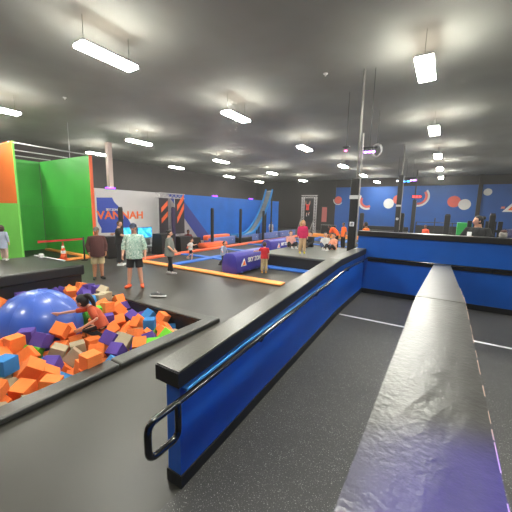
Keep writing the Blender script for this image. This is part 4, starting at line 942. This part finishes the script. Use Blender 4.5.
for k, (y0, y1, zb, st) in enumerate(((-.83, -.27, .9, ((2.02, .36, .24), (1.48, .36, .24))), (.22, .86, .9, ((2.1, .62, .3), (1.45, .75, .32))))):
    truss(t, (-.06, (y0 + y1) / 2, 0), (-.06, (y0 + y1) / 2, 2.76), .2, 'truss_leg', 10)
    bn = link('banner', BX((.10, y0, zb), (.125, y1, 2.74)), BAN, t)
    for z, rise, th in st: link('stripe', PR([(y0 + .12, z), (y1 - .03, z + rise), (y1 - .03, z + rise + th), (y0 + .12, z + th)], 'x', .122, .132), mat('stripe_orange', (244, 106, 52), .6), bn)
t = thing('truss_tower', 'tall dark truss tower on the black end wall with a climber', 'truss', (-10.7, 26.2, 0))
for x in (-.6, .6): truss(t, (x, 0, 0), (x, 0, 3.5), .2, 'truss_leg', 14)
truss(t, (-.75, 0, 3.55), (.75, 0, 3.55), .22, 'truss_beam', 6); link('back_panel', BX((-.5, .1, 1.2), (.5, .16, 3.3), .01), BLACKV, t)
for s in (-1, 1): link('brace', TB([(s * .62 - .38 - .0 * s, -.45, .1), (s * .62, -.15, 1.7)], .05, 8), GREYM, t, True)
t = thing('landing_mat', 'dark thin framed mat leaning right of the truss tower', 'mat', (-8.9, 26.6, 0))
link('panel', BX((-.66, -.05, .05), (.66, .05, 1.0), .02), BLACKV, t)
link('frame', TB([(-.7, 0, 0), (-.7, 0, 1.05), (.7, 0, 1.05), (.7, 0, 0)], .02, 8), GREYM, t)
t = thing('hanging_banner', 'narrow pink red banner hanging on the black end wall', 'banner', (-12.3, 34.9, 1.0))
link('cloth', BX((-.3, .03, 0), (.3, .06, 1.75)), mat('banner_pink', (176, 96, 92), .7), t); link('rod', TB([(-.36, .04, 1.76), (.36, .04, 1.76)], .03, 8), BLACK, t)
# slide
t = thing('slide', 'steep curved blue slide with grey bed at the end of the blue wall', 'slide', (-12.25, 19.9, 0))
prof = smooth_path([(-3.2, .42), (-2.2, .36), (-1.3, .48), (-.65, .84), (.02, 1.42), (.6, 2.12), (1.2, 2.95), (1.85, 3.85), (2.1, 4.2)] if False else [(0, -3.2, .42), (0, -2.2, .36), (0, -1.3, .50), (0, -.65, .86), (0, .02, 1.44), (0, .6, 2.14), (0, 1.15, 2.95), (0, 1.55, 3.75)], 4)
def ribbon(x0, x1, th):
    bm = bmesh.new(); R = []
    for p in prof: R.append([bm.verts.new((x, p.y, p.z + dz)) for x, dz in ((x0, 0), (x1, 0), (x1, th), (x0, th))])
    for a, b in zip(R, R[1:]):
        for k in range(4): bm.faces.new((a[k], a[(k + 1) % 4], b[(k + 1) % 4], b[k]))
    bm.faces.new(R[0]); bm.faces.new(R[-1][::-1]); return bm
link('bed', ribbon(-.24, .24, .05), mat('slide_grey', (128, 132, 134), .5, var=.15, scale=3), t, True)
for x0, x1 in ((-.36, -.23), (.23, .36)): link('side_rail', ribbon(x0, x1, .16), mat('slide_blue', (40, 130, 200), .45), t)
for y, z in ((-.65, .8), (.6, 2.1), (1.5, 3.6)):
    for x in (-.29, .29): link('support', TB([(x, y, 0), (x, y, z)], .06, 10, None), BLACK, t)
link('run_out', BX((-.45, -3.3, 0), (.45, -1.5, .34), .05), BLACKV, t)
# floor sneakers left on the deck
t = thing('sneaker', 'grey and white sneaker lying on the deck behind the pit', 'shoe', (-6.05, 4.98, .0), math.radians(-62))
bm = bmesh.new(); tube(bm, [(0, -.14, .028), (0, .02, .028), (0, .19, .028)], [.055, .06, .05], 14, flat=.5, up=(1, 0, 0)); link('sole', bm, WHITE, t, True)
bm = bmesh.new(); tube(bm, [(0, -.13, .06), (0, -.02, .08), (0, .09, .06), (0, .18, .045)], [.045, .054, .048, .034], 14, flat=.9); link('upper', bm, mat('shoe_grey', (90, 92, 92), .8), t, True)
bm = bmesh.new()
for k in range(4): tube(bm, [(-.025, -.0 + k * .025, .125 - k * .008), (.025, .0 + k * .025, .125 - k * .008)], .005, 6)
link('laces', bm, WHITE, t)

# ------------------------------------------------------------------ columns
def column(label, x, y, w, marks, wrap=2.9):
    t = thing('column', label, 'column', (x, y, 0))
    link('wrap', BX((-w, -w, 0), (w, w, wrap), .03), BLACKV, t); link('shaft', TB([(w * .3, 0, wrap), (w * .3, 0, 5.9)], .03, 10, None), mat('column_grey', (112, 108, 104), .6), t)
    link('band', BX((-w - .008, -w - .008, 2.60), (w + .008, w + .008, 2.70)), PALEP, t)
    s = link('socket_plate', BX((-.06, -w - .02, 1.86), (.06, -w, 1.98), .006), WHITE, t)
    for zz in (1.9, 1.945): link('socket', BX((-.03, -w - .024, zz - .012), (.03, -w - .018, zz + .012)), BLACK, s)
    link('conduit', TB([(w + .025, -w * .5, 1.3), (w + .025, -w * .5, 4.3)], .018, 8, None), mat('conduit', (150, 146, 142), .5), t)
column('black wrapped steel column just beyond the left end of the counter', -2.17, 8.55, .105, 1, 3.15)
column('black wrapped steel column beyond the counter, second in line', -2.28, 18.6, .12, 1, 4.3)
t = thing('column', 'slim dark column far back carrying a red lit sign', 'column', (-2.4, 29.6, 0)); link('wrap', BX((-.15, -.15, 0), (.15, .15, 3.4), .02), BLACKV, t); link('shaft', BX((-.05, -.05, 3.4), (.05, .05, 5.9)), BLACK, t)
t = thing('led_sign', 'small red lit sign on the far slim column', 'sign', (-2.25, 29.3, 3.65)); link('housing', BX((-.40, -.06, -.13), (.40, .07, .13), .02), BLACK, t)
for k in (-1, 0, 1): link('digit', BX((k * .24 - .075, -.075, -.07), (k * .24 + .075, -.058, .07)), glow('red_led', (255, 40, 40), 3), t)
t = thing('column', 'pale pinkish column rising behind the white mural wall', 'column', (-16.9, 10.75, 0)); link('shaft', BX((-.13, -.13, 0), (.13, .13, 5.9)), mat('pale_column', (190, 164, 160), .7), t); link('foot', BX((-.3, -.3, 0), (.3, .3, .08)), GREYM, t)

# ------------------------------------------------------------------ ceiling lights
HOUS = mat('lamp_housing', (200, 200, 200), .5)
def fixture(label, x, y, z=5.3, shown=True):
    t = thing('ceiling_light', label, 'ceiling light', (x, y, z), 0, 'hanging ceiling lights')
    link('housing', BX((-.17, -.61, .06), (.17, .61, .10), .008), HOUS, t)
    link('diffuser', BX((-.17, -.61, 0), (.17, .61, .06), .012), LAMPW, t)
    link('uplight', BX((-.10, -.5, .10), (.10, .5, .105)), LAMPUP, t)
    for yy in (-.5, .5): link('cable', TB([(0, yy, .09), (0, yy, 5.9 - z)], .004, 6, None), BLACK, t)
ORD = ['nearest', 'second nearest', 'third nearest', 'fourth nearest', 'fifth nearest', 'sixth nearest']
for row, x, yy in (('above the trampolines', -6.3, (4.1, 8.67, 14.5, 21.2, 27.1, 33.2)), ('above the counter', -.68, (7.87, 13.6, 19.55, 25, 31)), ('above the mural wall', -12.8, (4.3, 9.74, 16.0, 22.9, 29.4)), ('far left behind the mural wall', -17.9, (10.7, 16.9, 23.6, 29.1))):
    for i, y in enumerate(yy): fixture('bright white hanging ceiling light, %s of the row %s' % (ORD[i], row), x, y)
for x, y in ((-12.8, -1.2), (-17.9, 4.6), (-17.9, -1.4), (-.68, 2.2), (-6.3, -1.4), (5.0, 7.0), (5.0, 13.5), (5.0, 20), (5.0, 27)): fixture('bright white hanging ceiling light outside the picture', x, y)
# stage lamps
def spot(name, label, loc, m, n, step, size=.07, hang=True):
    t = thing(name, label, 'lamp', loc)
    link('bar', BX((-.1, -.04, .06), (step * (n - 1) + .1, .04, .10), .005), BLACK, t)
    for k in range(n):
        bm = bmesh.new(); tube(bm, [(k * step, 0, .06), (k * step, -.02, -.02)], size * .9, 12, None); link('can', bm, BLACK, t)
        bm = bmesh.new(); tube(bm, [(k * step, -.02, -.02), (k * step, -.025, -.045)], size * .8, 12, None); link('lens', bm, m, t)
    if hang: link('hanger', TB([(step * (n - 1) / 2, 0, .1), (step * (n - 1) / 2, 0, 5.9 - loc[2])], .006, 6, None), BLACK, t)
LIL = glow('violet_glow', (190, 110, 255), 7)
spot('stage_lamp', 'row of three violet stage lamps beside the first column top', (-1.98, 8.6, 3.86), LIL, 3, .10, .05)
spot('stage_lamp', 'small pink red stage lamp left of the first column', (-2.88, 9.88, 4.19), glow('pink_glow', (255, 80, 150), 5), 1, .1, .05)
spot('stage_lamp', 'blue stage lamp beside the second column', (-2.6, 22.6, 4.36), glow('blue_glow', (40, 140, 255), 6), 2, .28, .12)
spot('stage_lamp', 'violet stage lamp right of the blue one', (-2.2, 22.8, 4.44), LIL, 2, .22, .12)
spot('stage_lamp', 'small white stage lamp left of the blue one', (-2.95, 22.4, 4.39), glow('white_glow', (240, 240, 255), 6), 1, .2, .1)
t = thing('ring_lamp', 'round silver ring lamp hanging right of the violet lamps', 'lamp', (-2.38, 12.05, 4.5)); bm = bmesh.new(); tube(bm, [(.16 * math.cos(a), 0, .22 * math.sin(a)) for a in [2 * PI * k / 24 for k in range(25)]], .035, 8); link('ring', bm, SILVER, t, True); link('hanger', TB([(0, 0, .22), (0, 0, 1.65)], .006, 6, None), BLACK, t)
for i, (x, y, w) in enumerate(((-11.4, 5.75, 'left, above the green court'), (-12.9, 9.7, 'above the white mural wall'), (-3.1, 8.3, 'near the middle'))):
    t = thing('sprinkler_head', 'small white sprinkler head on the ceiling ' + w, 'sprinkler', (x, y, 5.9)); link('plate', TB([(0, 0, 0), (0, 0, -.02)], .06, 14, None), WHITE, t); link('nozzle', TB([(0, 0, -.02), (0, 0, -.07)], .02, 10, None), WHITE, t)

# ------------------------------------------------------------------ things behind the counter
fs = struct('floor', BX((-1.2, 7.9, 0), (4.4, 12.6, .50)), DECK)
t = thing('cabinet', 'bright green two door cabinet behind the counter left of staff member', 'cabinet', (.66, 14.6, 0)); link('body', BX((-.24, -.2, 0), (.24, .2, 1.92), .01), mat('cabinet_green', (38, 150, 70), .5), t)
for z0, z1 in ((.06, 1.0), (1.02, 1.64), (1.70, 1.90)): link('door', BX((-.23, -.215, z0), (.23, -.2, z1), .004), MATS['cabinet_green'], t)
t = thing('storage_rack', 'black slatted rack behind the staff member at the counter', 'rack', (1.05, 12.2, .5))
for k in range(6): link('slat', BX((-.42 + k * .16, -.05, .05), (-.30 + k * .16, .05, 1.55), .01), BLACK, t)
link('rail', BX((-.46, -.06, .3), (.62, .06, .4)), BLACK, t); link('rail', BX((-.46, -.06, 1.2), (.62, .06, 1.28)), BLACK, t)
for x in (-.44, .6): link('foot', BX((x - .05, -.2, 0), (x + .05, .2, .06)), BLACK, t)
t = thing('bag', 'grey and brown bag standing on the counter at the right', 'bag', (1.03, 7.72, 1.80))
bm = bmesh.new(); box(bm, (-.085, -.06, 0), (.045, .06, .12), .04, 4); link('body', bm, mat('bag_grey', (150, 146, 140), .9, var=.2, scale=20), t, True)
bm = bmesh.new(); ball(bm, (-.015, 0, .125), (.055, .05, .04)); link('flap', bm, mat('bag_brown', (92, 66, 62), .9), t, True); link('handle', TB([(-.05, 0, .14), (-.03, 0, .18), (.005, 0, .18), (.02, 0, .14)], .008, 8), BLACK, t)
t = thing('bench', 'long black bench far behind the counter by the blue wall', 'bench', (-3.9, 24, 0)); link('seat', BX((-1.7, -.25, .8), (1.7, .25, .95), .03), BLACKV, t); link('back', BX((-1.7, .2, .95), (1.7, .3, 1.25), .03), BLACKV, t)
for x in (-1.5, 1.5): link('leg', BX((x - .06, -.22, 0), (x + .06, .22, .8)), BLACK, t)
t = thing('railing', 'thin dark railing far back before the blue end wall', 'railing', (-.7, 28, 0)); link('rail', TB([(-1.3, 0, 1.55), (2.4, 0, 1.55)], .03, 8), BLACK, t); link('panel', BX((-1.3, -.02, .1), (2.4, .02, 1.3)), BLACKV, t)
for x in (-1.3, -.0, 1.2, 2.4): link('post', TB([(x, 0, 0), (x, 0, 1.9 if x == 0 else 1.55)], .04, 8), BLACK, t)

for lab, x, y in (('low black block under the man in maroon shirt', -11.95, 12.05), ('low black block under the person in dark red', -4.0, 19.8)):
    t = thing('pouf', lab, 'pouf', (x, y, 0)); link('body', BX((-.2, -.2, .02), (.2, .2, .27), .03), BLACKV, t); link('base', BX((-.17, -.17, 0), (.17, .17, .03)), BLACK, t)
# ------------------------------------------------------------------ people in the park
CLO = lambda n, c: mat('cloth_' + n, c, .88, var=.08, scale=12)
HB = mat('hair_black', (24, 20, 20), .5); HBR = mat('hair_brown', (70, 46, 34), .6); HBL = mat('hair_blond', (196, 152, 98), .6); HG = mat('hair_grey', (120, 116, 112), .6)
cK = CLO('black', (26, 25, 27)); cW = CLO('white', (205, 203, 200)); cKH = CLO('khaki', (186, 168, 128))
RT = (.85, .53); CAMD = (.72, -.69)
person('man in pale camouflage shirt, dark shorts and orange shoes facing the camera', (-7.27, 5.24, 0), (.66, -.75), 1.80,
       camo('cloth_camouflage', ((176, 202, 186), (120, 158, 142), (214, 226, 214)), 26), .74, cK, .42, CLO('orange_shoe', (238, 96, 52)), HBR, 'light',
       dict(er=(.27, -.02, 1.15), el=(-.27, -.02, 1.15), wr=(.28, .08, .92), wl=(-.29, .06, .92), kr=(.13, .02, .5), kl=(-.13, .02, .5), ar=(.17, 0, .09), al=(-.17, 0, .09)), cap=CLO('navy_cap', (40, 46, 66)), hem=.82, wide=1.12, toes=dict(r=(.3, 1, 0), l=(-.3, 1, 0)))
person('man in maroon sweatshirt, khaki shorts and grey cap at the pit corner', (-9.02, 5.19, 0), (.93, -.36), 1.62,
       CLO('maroon', (74, 38, 36)), .97, cKH, .46, CLO('black_shoe', (30, 28, 26)), HG, 'tan',
       dict(er=(.27, -.04, 1.14), el=(-.27, -.04, 1.14), wr=(.25, .06, .92), wl=(-.25, .06, .92)), cap=CLO('grey_cap', (106, 100, 92)), hem=.80, wide=1.22, belly=.03, gaze=(.45, 1, 0), toes=dict(r=(.25, 1, 0), l=(-.25, 1, 0)))
person('staff man in black shirt and black trousers with both arms held out', (-10.50, 6.94, 0), (.80, .60), 1.72,
       cK, .42, CLO('black_trouser', (34, 33, 35)), .93, CLO('white_shoe', (225, 225, 222)), HBR, 'light',
       dict(el=(-.30, .02, 1.28), wl=(-.42, -.36, 1.22), er=(.22, .16, 1.22), wr=(.14, .46, 1.18)), hem=.86, wide=1.08, gaze=(.3, 1, -.1))
person('woman in grey shirt and black leggings walking across the deck', (-7.86, 7.04, 0), (.88, .48), 1.50,
       CLO('grey', (112, 116, 110)), .46, CLO('legging', (24, 22, 24)), .96, CLO('white_trainer', (196, 190, 190)), HB, 'light',
       dict(er=(.21, .02, 1.14), wr=(.19, .20, .98), el=(-.21, .02, 1.14), wl=(-.19, .16, .94), kr=(.07, .05, .5), kl=(-.07, .0, .5), ar=(.06, .10, .09), al=(-.06, -.08, .09)), 'bun', hem=.74, wide=1.08, belly=.03)
SIT = dict(kr=(.14, .42, .98), kl=(-.14, .42, .98), ar=(.15, .46, .55), al=(-.15, .46, .55), wr=(.16, .36, 1.02), wl=(-.16, .36, 1.02), er=(.26, .04, 1.16), el=(-.26, .04, 1.16))
GSIT = dict(kr=(.22, .38, 1.12), kl=(-.22, .38, 1.12), ar=(.12, .62, .90), al=(-.12, .62, .90), er=(.25, .10, 1.18), el=(-.25, .10, 1.18), wr=(.2, .36, 1.1), wl=(-.2, .36, 1.1))
person('man in maroon shirt sitting by the black blocks behind the toddler', (-11.95, 12.05, -.46), (.8, -.2), 1.55, CLO('wine', (112, 30, 44)), .45, cK, .9, cK, HB, 'brown', SIT, hem=.88)
RUN = dict(er=(.24, -.14, 1.2), wr=(.26, .12, 1.14), el=(-.24, .14, 1.22), wl=(-.26, .38, 1.30), kr=(.10, .22, .56), ar=(.10, .10, .16), kl=(-.10, -.06, .50), al=(-.10, -.34, .20), neck=(0, .05, 1.48), head=(0, .10, 1.64), chest=(0, .03, 1.31), sr=(.18, .03, 1.42), sl=(-.18, .03, 1.42))
person('toddler in white shirt and dark shorts running on the trampolines', (-9.25, 9.45, .02), (.9, .3), .92, cW, .42, CLO('navy_short', (28, 28, 40)), .42, None, HBR, 'light', dict(RUN, ar=(.10, .16, .09)), hem=.84, child=True, wide=1.15)
person('small boy in pale blue hooded top beside the purple bolster', (-7.1, 9.0, .02), (.9, .1), 1.0, CLO('pale_blue', (142, 150, 170)), .95, CLO('dark_grey', (50, 50, 56)), .93, CLO('dark_shoe', (40, 40, 44)), HB, 'light', dict(RUN, ar=(.10, .14, .09), er=(.28, .06, 1.24), wr=(.42, .2, 1.16), el=(-.28, .06, 1.2), wl=(-.36, .12, 1.0)), hem=.84, child=True, wide=1.15)
person('boy in red shirt and khaki trousers with a hand on the purple bolster', (-5.37, 9.19, .0), (-.5, .75), 1.10, CLO('red', (190, 30, 40)), .44, cKH, .90, CLO('yellow_shoe', (222, 160, 50)), HBR, 'light', dict(el=(-.30, .08, 1.28), wl=(-.52, .26, 1.22), er=(.24, 0, 1.14), wr=(.25, .05, .9)), hem=.84, child=True, wide=1.1)
person('girl with blond hair in pink top standing on the black platform', (-4.85, 11.35, .52), (.5, -.8), 1.33, CLO('pink', (196, 34, 88)), .95, CLO('tan_trouser', (190, 158, 120)), .93, CLO('lime_shoe', (214, 200, 40)), HBL, 'light', None, 'long', hem=.84, child=True, wide=1.08, gaze=(-.4, 1, 0))
person('child in pale pink shirt sitting on the platform left of the girl in pink', (-6.15, 12.95, -.17), (.6, -.6), 1.45, CLO('blush', (206, 150, 140)), .45, cK, .9, cW, HBR, 'light', GSIT, hem=.88, child=True)
person('child in black crouching on the platform right of the girl in pink', (-5.45, 13.75, -.16), (-.2, -1), 1.4, cK, .9, cK, .9, cK, HB, 'light', GSIT, hem=.88, child=True)
person('child in white sitting at the far right of the black platform', (-4.75, 13.85, -.16), (.3, -.9), 1.4, cW, .45, CLO('blue_jean', (60, 74, 110)), .9, cW, HB, 'light', GSIT, hem=.88, child=True)
person('child in peach top sitting on the near right corner of the platform', (-4.2, 13.45, -.16), (-.4, -.9), 1.4, CLO('peach', (226, 150, 120)), .45, cK, .9, cW, HBR, 'light', GSIT, hem=.88, child=True)
person('staff member in orange shirt and black trousers bending over the trampolines', (-5.35, 17.6, .02), (-.9, .0), 1.65, CLO('staff_orange', (236, 92, 34)), .46, cK, .93, cK, HB, 'brown',
       dict(waist=(0, .08, 1.10), chest=(0, .22, 1.24), neck=(0, .36, 1.34), head=(0, .50, 1.42), sr=(.18, .32, 1.30), sl=(-.18, .32, 1.30), er=(.22, .40, 1.02), el=(-.22, .40, 1.02), wr=(.16, .50, .80), wl=(-.16, .50, .80)), hem=.86)
person('staff member in orange shirt standing behind the bending one', (-5.05, 17.9, .02), (-.6, -.6), 1.6, CLO('staff_orange2', (240, 110, 36)), .46, cK, .93, cK, HB, 'brown', None, hem=.84)
person('person in dark red shirt sitting near the far orange border pad', (-4.0, 19.8, -.46), (-.5, -.8), 1.6, CLO('dark_red', (92, 34, 40)), .46, cK, .93, cK, HB, 'brown', SIT, hem=.88)
person('small child in white standing behind the low padded wall', (-12.5, 22.4, 0), (.7, -.7), 1.28, cW, .46, cKH, .9, cW, HB, 'light', None, hem=.8, child=True)
person('climber in red and white hanging on the truss tower', (-10.7, 25.85, 1.75), (.1, 1), 1.25, CLO('red_vest', (214, 60, 48)), .3, cK, .6, cW, HB, 'light',
       dict(er=(.26, .06, 1.62), wr=(.22, .16, 1.86), el=(-.30, .06, 1.60), wl=(-.36, .16, 1.82), kr=(.2, .2, .62), ar=(.16, .02, .3), kl=(-.14, .12, .55), al=(-.12, .0, .16)), child=True, toes=dict(r=(0, .5, -.6), l=(0, .5, -.6)))
person('man in orange shirt standing behind the left end of the counter', (-3.22, 15.2, 0), (-.8, .2), 1.78, CLO('staff_orange3', (238, 112, 30)), .46, cK, .93, cK, HB, 'brown', None, hem=.84, wide=1.1)
person('person in orange vest far behind the counter near the slim column', (-.95, 20.7, 0), (-.6, -.7), 1.58, CLO('coral_vest', (222, 80, 50)), .46, CLO('grey_trouser', (90, 90, 92)), .93, cK, HB, 'brown', None, hem=.84)
r, J, s = person('staff member in black polo shirt with white badge behind the counter', (.66, 8.74, .5), (-.35, -.9), 1.72, CLO('black_polo', (17, 17, 19)), .46, cK, .93, cK, HB, 'light',
       dict(er=(.30, .06, 1.16), wr=(.30, .32, 1.10), el=(-.30, .06, 1.16), wl=(-.28, .30, 1.10)), 'bun', hem=.84, wide=1.3, gaze=(.85, .8, .15), belly=.03)
c = J['chest']; link('badge', BX((c.x + .05, c.y + .17, c.z - .05), (c.x + .14, c.y + .18, c.z + .06), .003), WHITE, r)
bm = bmesh.new()
for sx in (-1, 1): tube(bm, [(sx * .07, c.y + .06, c.z + .19), (sx * .06 + .03, c.y + .16, c.z + .06), (.09, c.y + .172, c.z + .05)], .0035, 6)
link('lanyard', bm, BLACK, r)
r, J, s = person('person in dark navy jacket with white badge cut off by right edge', (1.45, 9.12, .5), (-.6, -.7), 1.72, CLO('navy_jacket', (24, 28, 62)), .95, cK, .93, cK, HB, 'light', None, hem=.84, wide=1.1)
c = J['chest']; link('badge', BX((c.x - .1, c.y + .145, c.z - .06), (c.x - .02, c.y + .155, c.z + .06), .003), WHITE, r)
person('small child with dark hair in pale top walking on the left platform', (-10.45, 3.32, .68), (-.75, .6), .98, CLO('pale_lilac', (168, 176, 196)), .9, CLO('pale_legging', (206, 176, 160)), .93, CLO('white_sock', (214, 212, 206)), HBR, 'light', dict(kl=(-.08, .14, .52), al=(-.08, .12, .1)), 'bob', hem=.62, child=True, wide=1.05)
# woman kneeling in the foam, one hand on the ball (joints in metres, world axes)
wl = Vector((-5.05, 2.88, -.22))
Wj = dict(pelvis=(-5.018, 2.886, 0.168), waist=(-5.058, 2.879, 0.264), chest=(-5.129, 2.854, 0.368), neck=(-5.231, 2.810, 0.481), head=(-5.325, 2.743, 0.567),
          sr=(-5.290, 2.900, 0.415), sl=(-5.085, 2.760, 0.470), er=(-5.500, 2.690, 0.374), wr=(-5.665, 2.500, 0.350), el=(-4.900, 2.742, 0.341), wl=(-5.075, 2.573, 0.191),
          hr=(-5.089, 2.929, 0.134), hl=(-4.950, 2.840, 0.167), kr=(-5.300, 2.763, 0.075), kl=(-5.130, 2.655, 0.105), ar=(-5.136, 2.932, -0.095), al=(-4.938, 2.842, -0.027))
Wj = {k: tuple(Vector(v) - wl) for k, v in Wj.items()}
person('woman in orange shirt kneeling in foam cubes with a hand on the giant ball', tuple(wl), (0, 1), 1.75, CLO('rust_orange', (186, 80, 48)), .46, CLO('black_pant', (22, 20, 22)), .93, cK, HB, 'light', Wj, 'ponytail',
       hem=.90, wide=.70, gaze=(-.85, -.45, -.22), voxel=.009, scale=1.0, headscale=1.1, toes=dict(r=(1, .1, 0), l=(1, .1, 0)))
# ------------------------------------------------------------------ lights and camera
def lamp(name, label, loc, target, color, power, ang):
    t = thing(name, label, 'lamp', loc)
    d = (Vector(target) - Vector(loc)).normalized()
    bm = bmesh.new(); tube(bm, [-d * .28, -d * .02], [.10, .13], 16, None); link('can', bm, BLACK, t)
    link('hanger', TB([(0, 0, .1), (0, 0, 5.9 - loc[2])], .015, 6, None), BLACK, t)
    ld = bpy.data.lights.new(name, 'SPOT'); ld.energy = power; ld.color = color; ld.spot_size = math.radians(ang); ld.spot_blend = .6; ld.shadow_soft_size = .08
    lo = bpy.data.objects.new(name + '_beam', ld); COL.objects.link(lo); lo.parent = t
    lo.rotation_euler = d.to_track_quat('-Z', 'Y').to_euler(); lo.location = d * .02
lamp('stage_spot', 'violet blue stage spot hanging outside the picture to the right', (1.5, 1.2, 4.4), (.20, .66, 1.66), (.10, .05, 1.0), 1000, 12)

w = bpy.data.worlds.new('World'); SC.world = w; w.use_nodes = True
w.node_tree.nodes['Background'].inputs['Color'].default_value = (.5, .5, .52, 1); w.node_tree.nodes['Background'].inputs['Strength'].default_value = .05
vs = w.node_tree.nodes.new('ShaderNodeVolumeScatter'); vs.inputs['Density'].default_value = .002; vs.inputs['Anisotropy'].default_value = .6
w.node_tree.links.new(vs.outputs['Volume'], w.node_tree.nodes['World Output'].inputs['Volume'])
cam = bpy.data.cameras.new('Camera'); co = bpy.data.objects.new('Camera', cam); COL.objects.link(co)
cam.sensor_width = 36; cam.lens = 300 / 512 * 36; cam.clip_start = .05; cam.clip_end = 200
vx = Vector((CAMROWS[0][0], CAMROWS[1][0], CAMROWS[2][0])); vy = Vector((CAMROWS[0][1], CAMROWS[1][1], CAMROWS[2][1])); vz = Vector((CAMROWS[0][2], CAMROWS[1][2], CAMROWS[2][2]))
M = Matrix((vx, vy, vz)).transposed().to_4x4(); M.translation = (0, 0, 2.25); co.matrix_world = M
SC.camera = co
SC.view_settings.view_transform = 'Standard'; SC.view_settings.look = 'None'; SC.view_settings.exposure = 1.4; SC.view_settings.gamma = 1
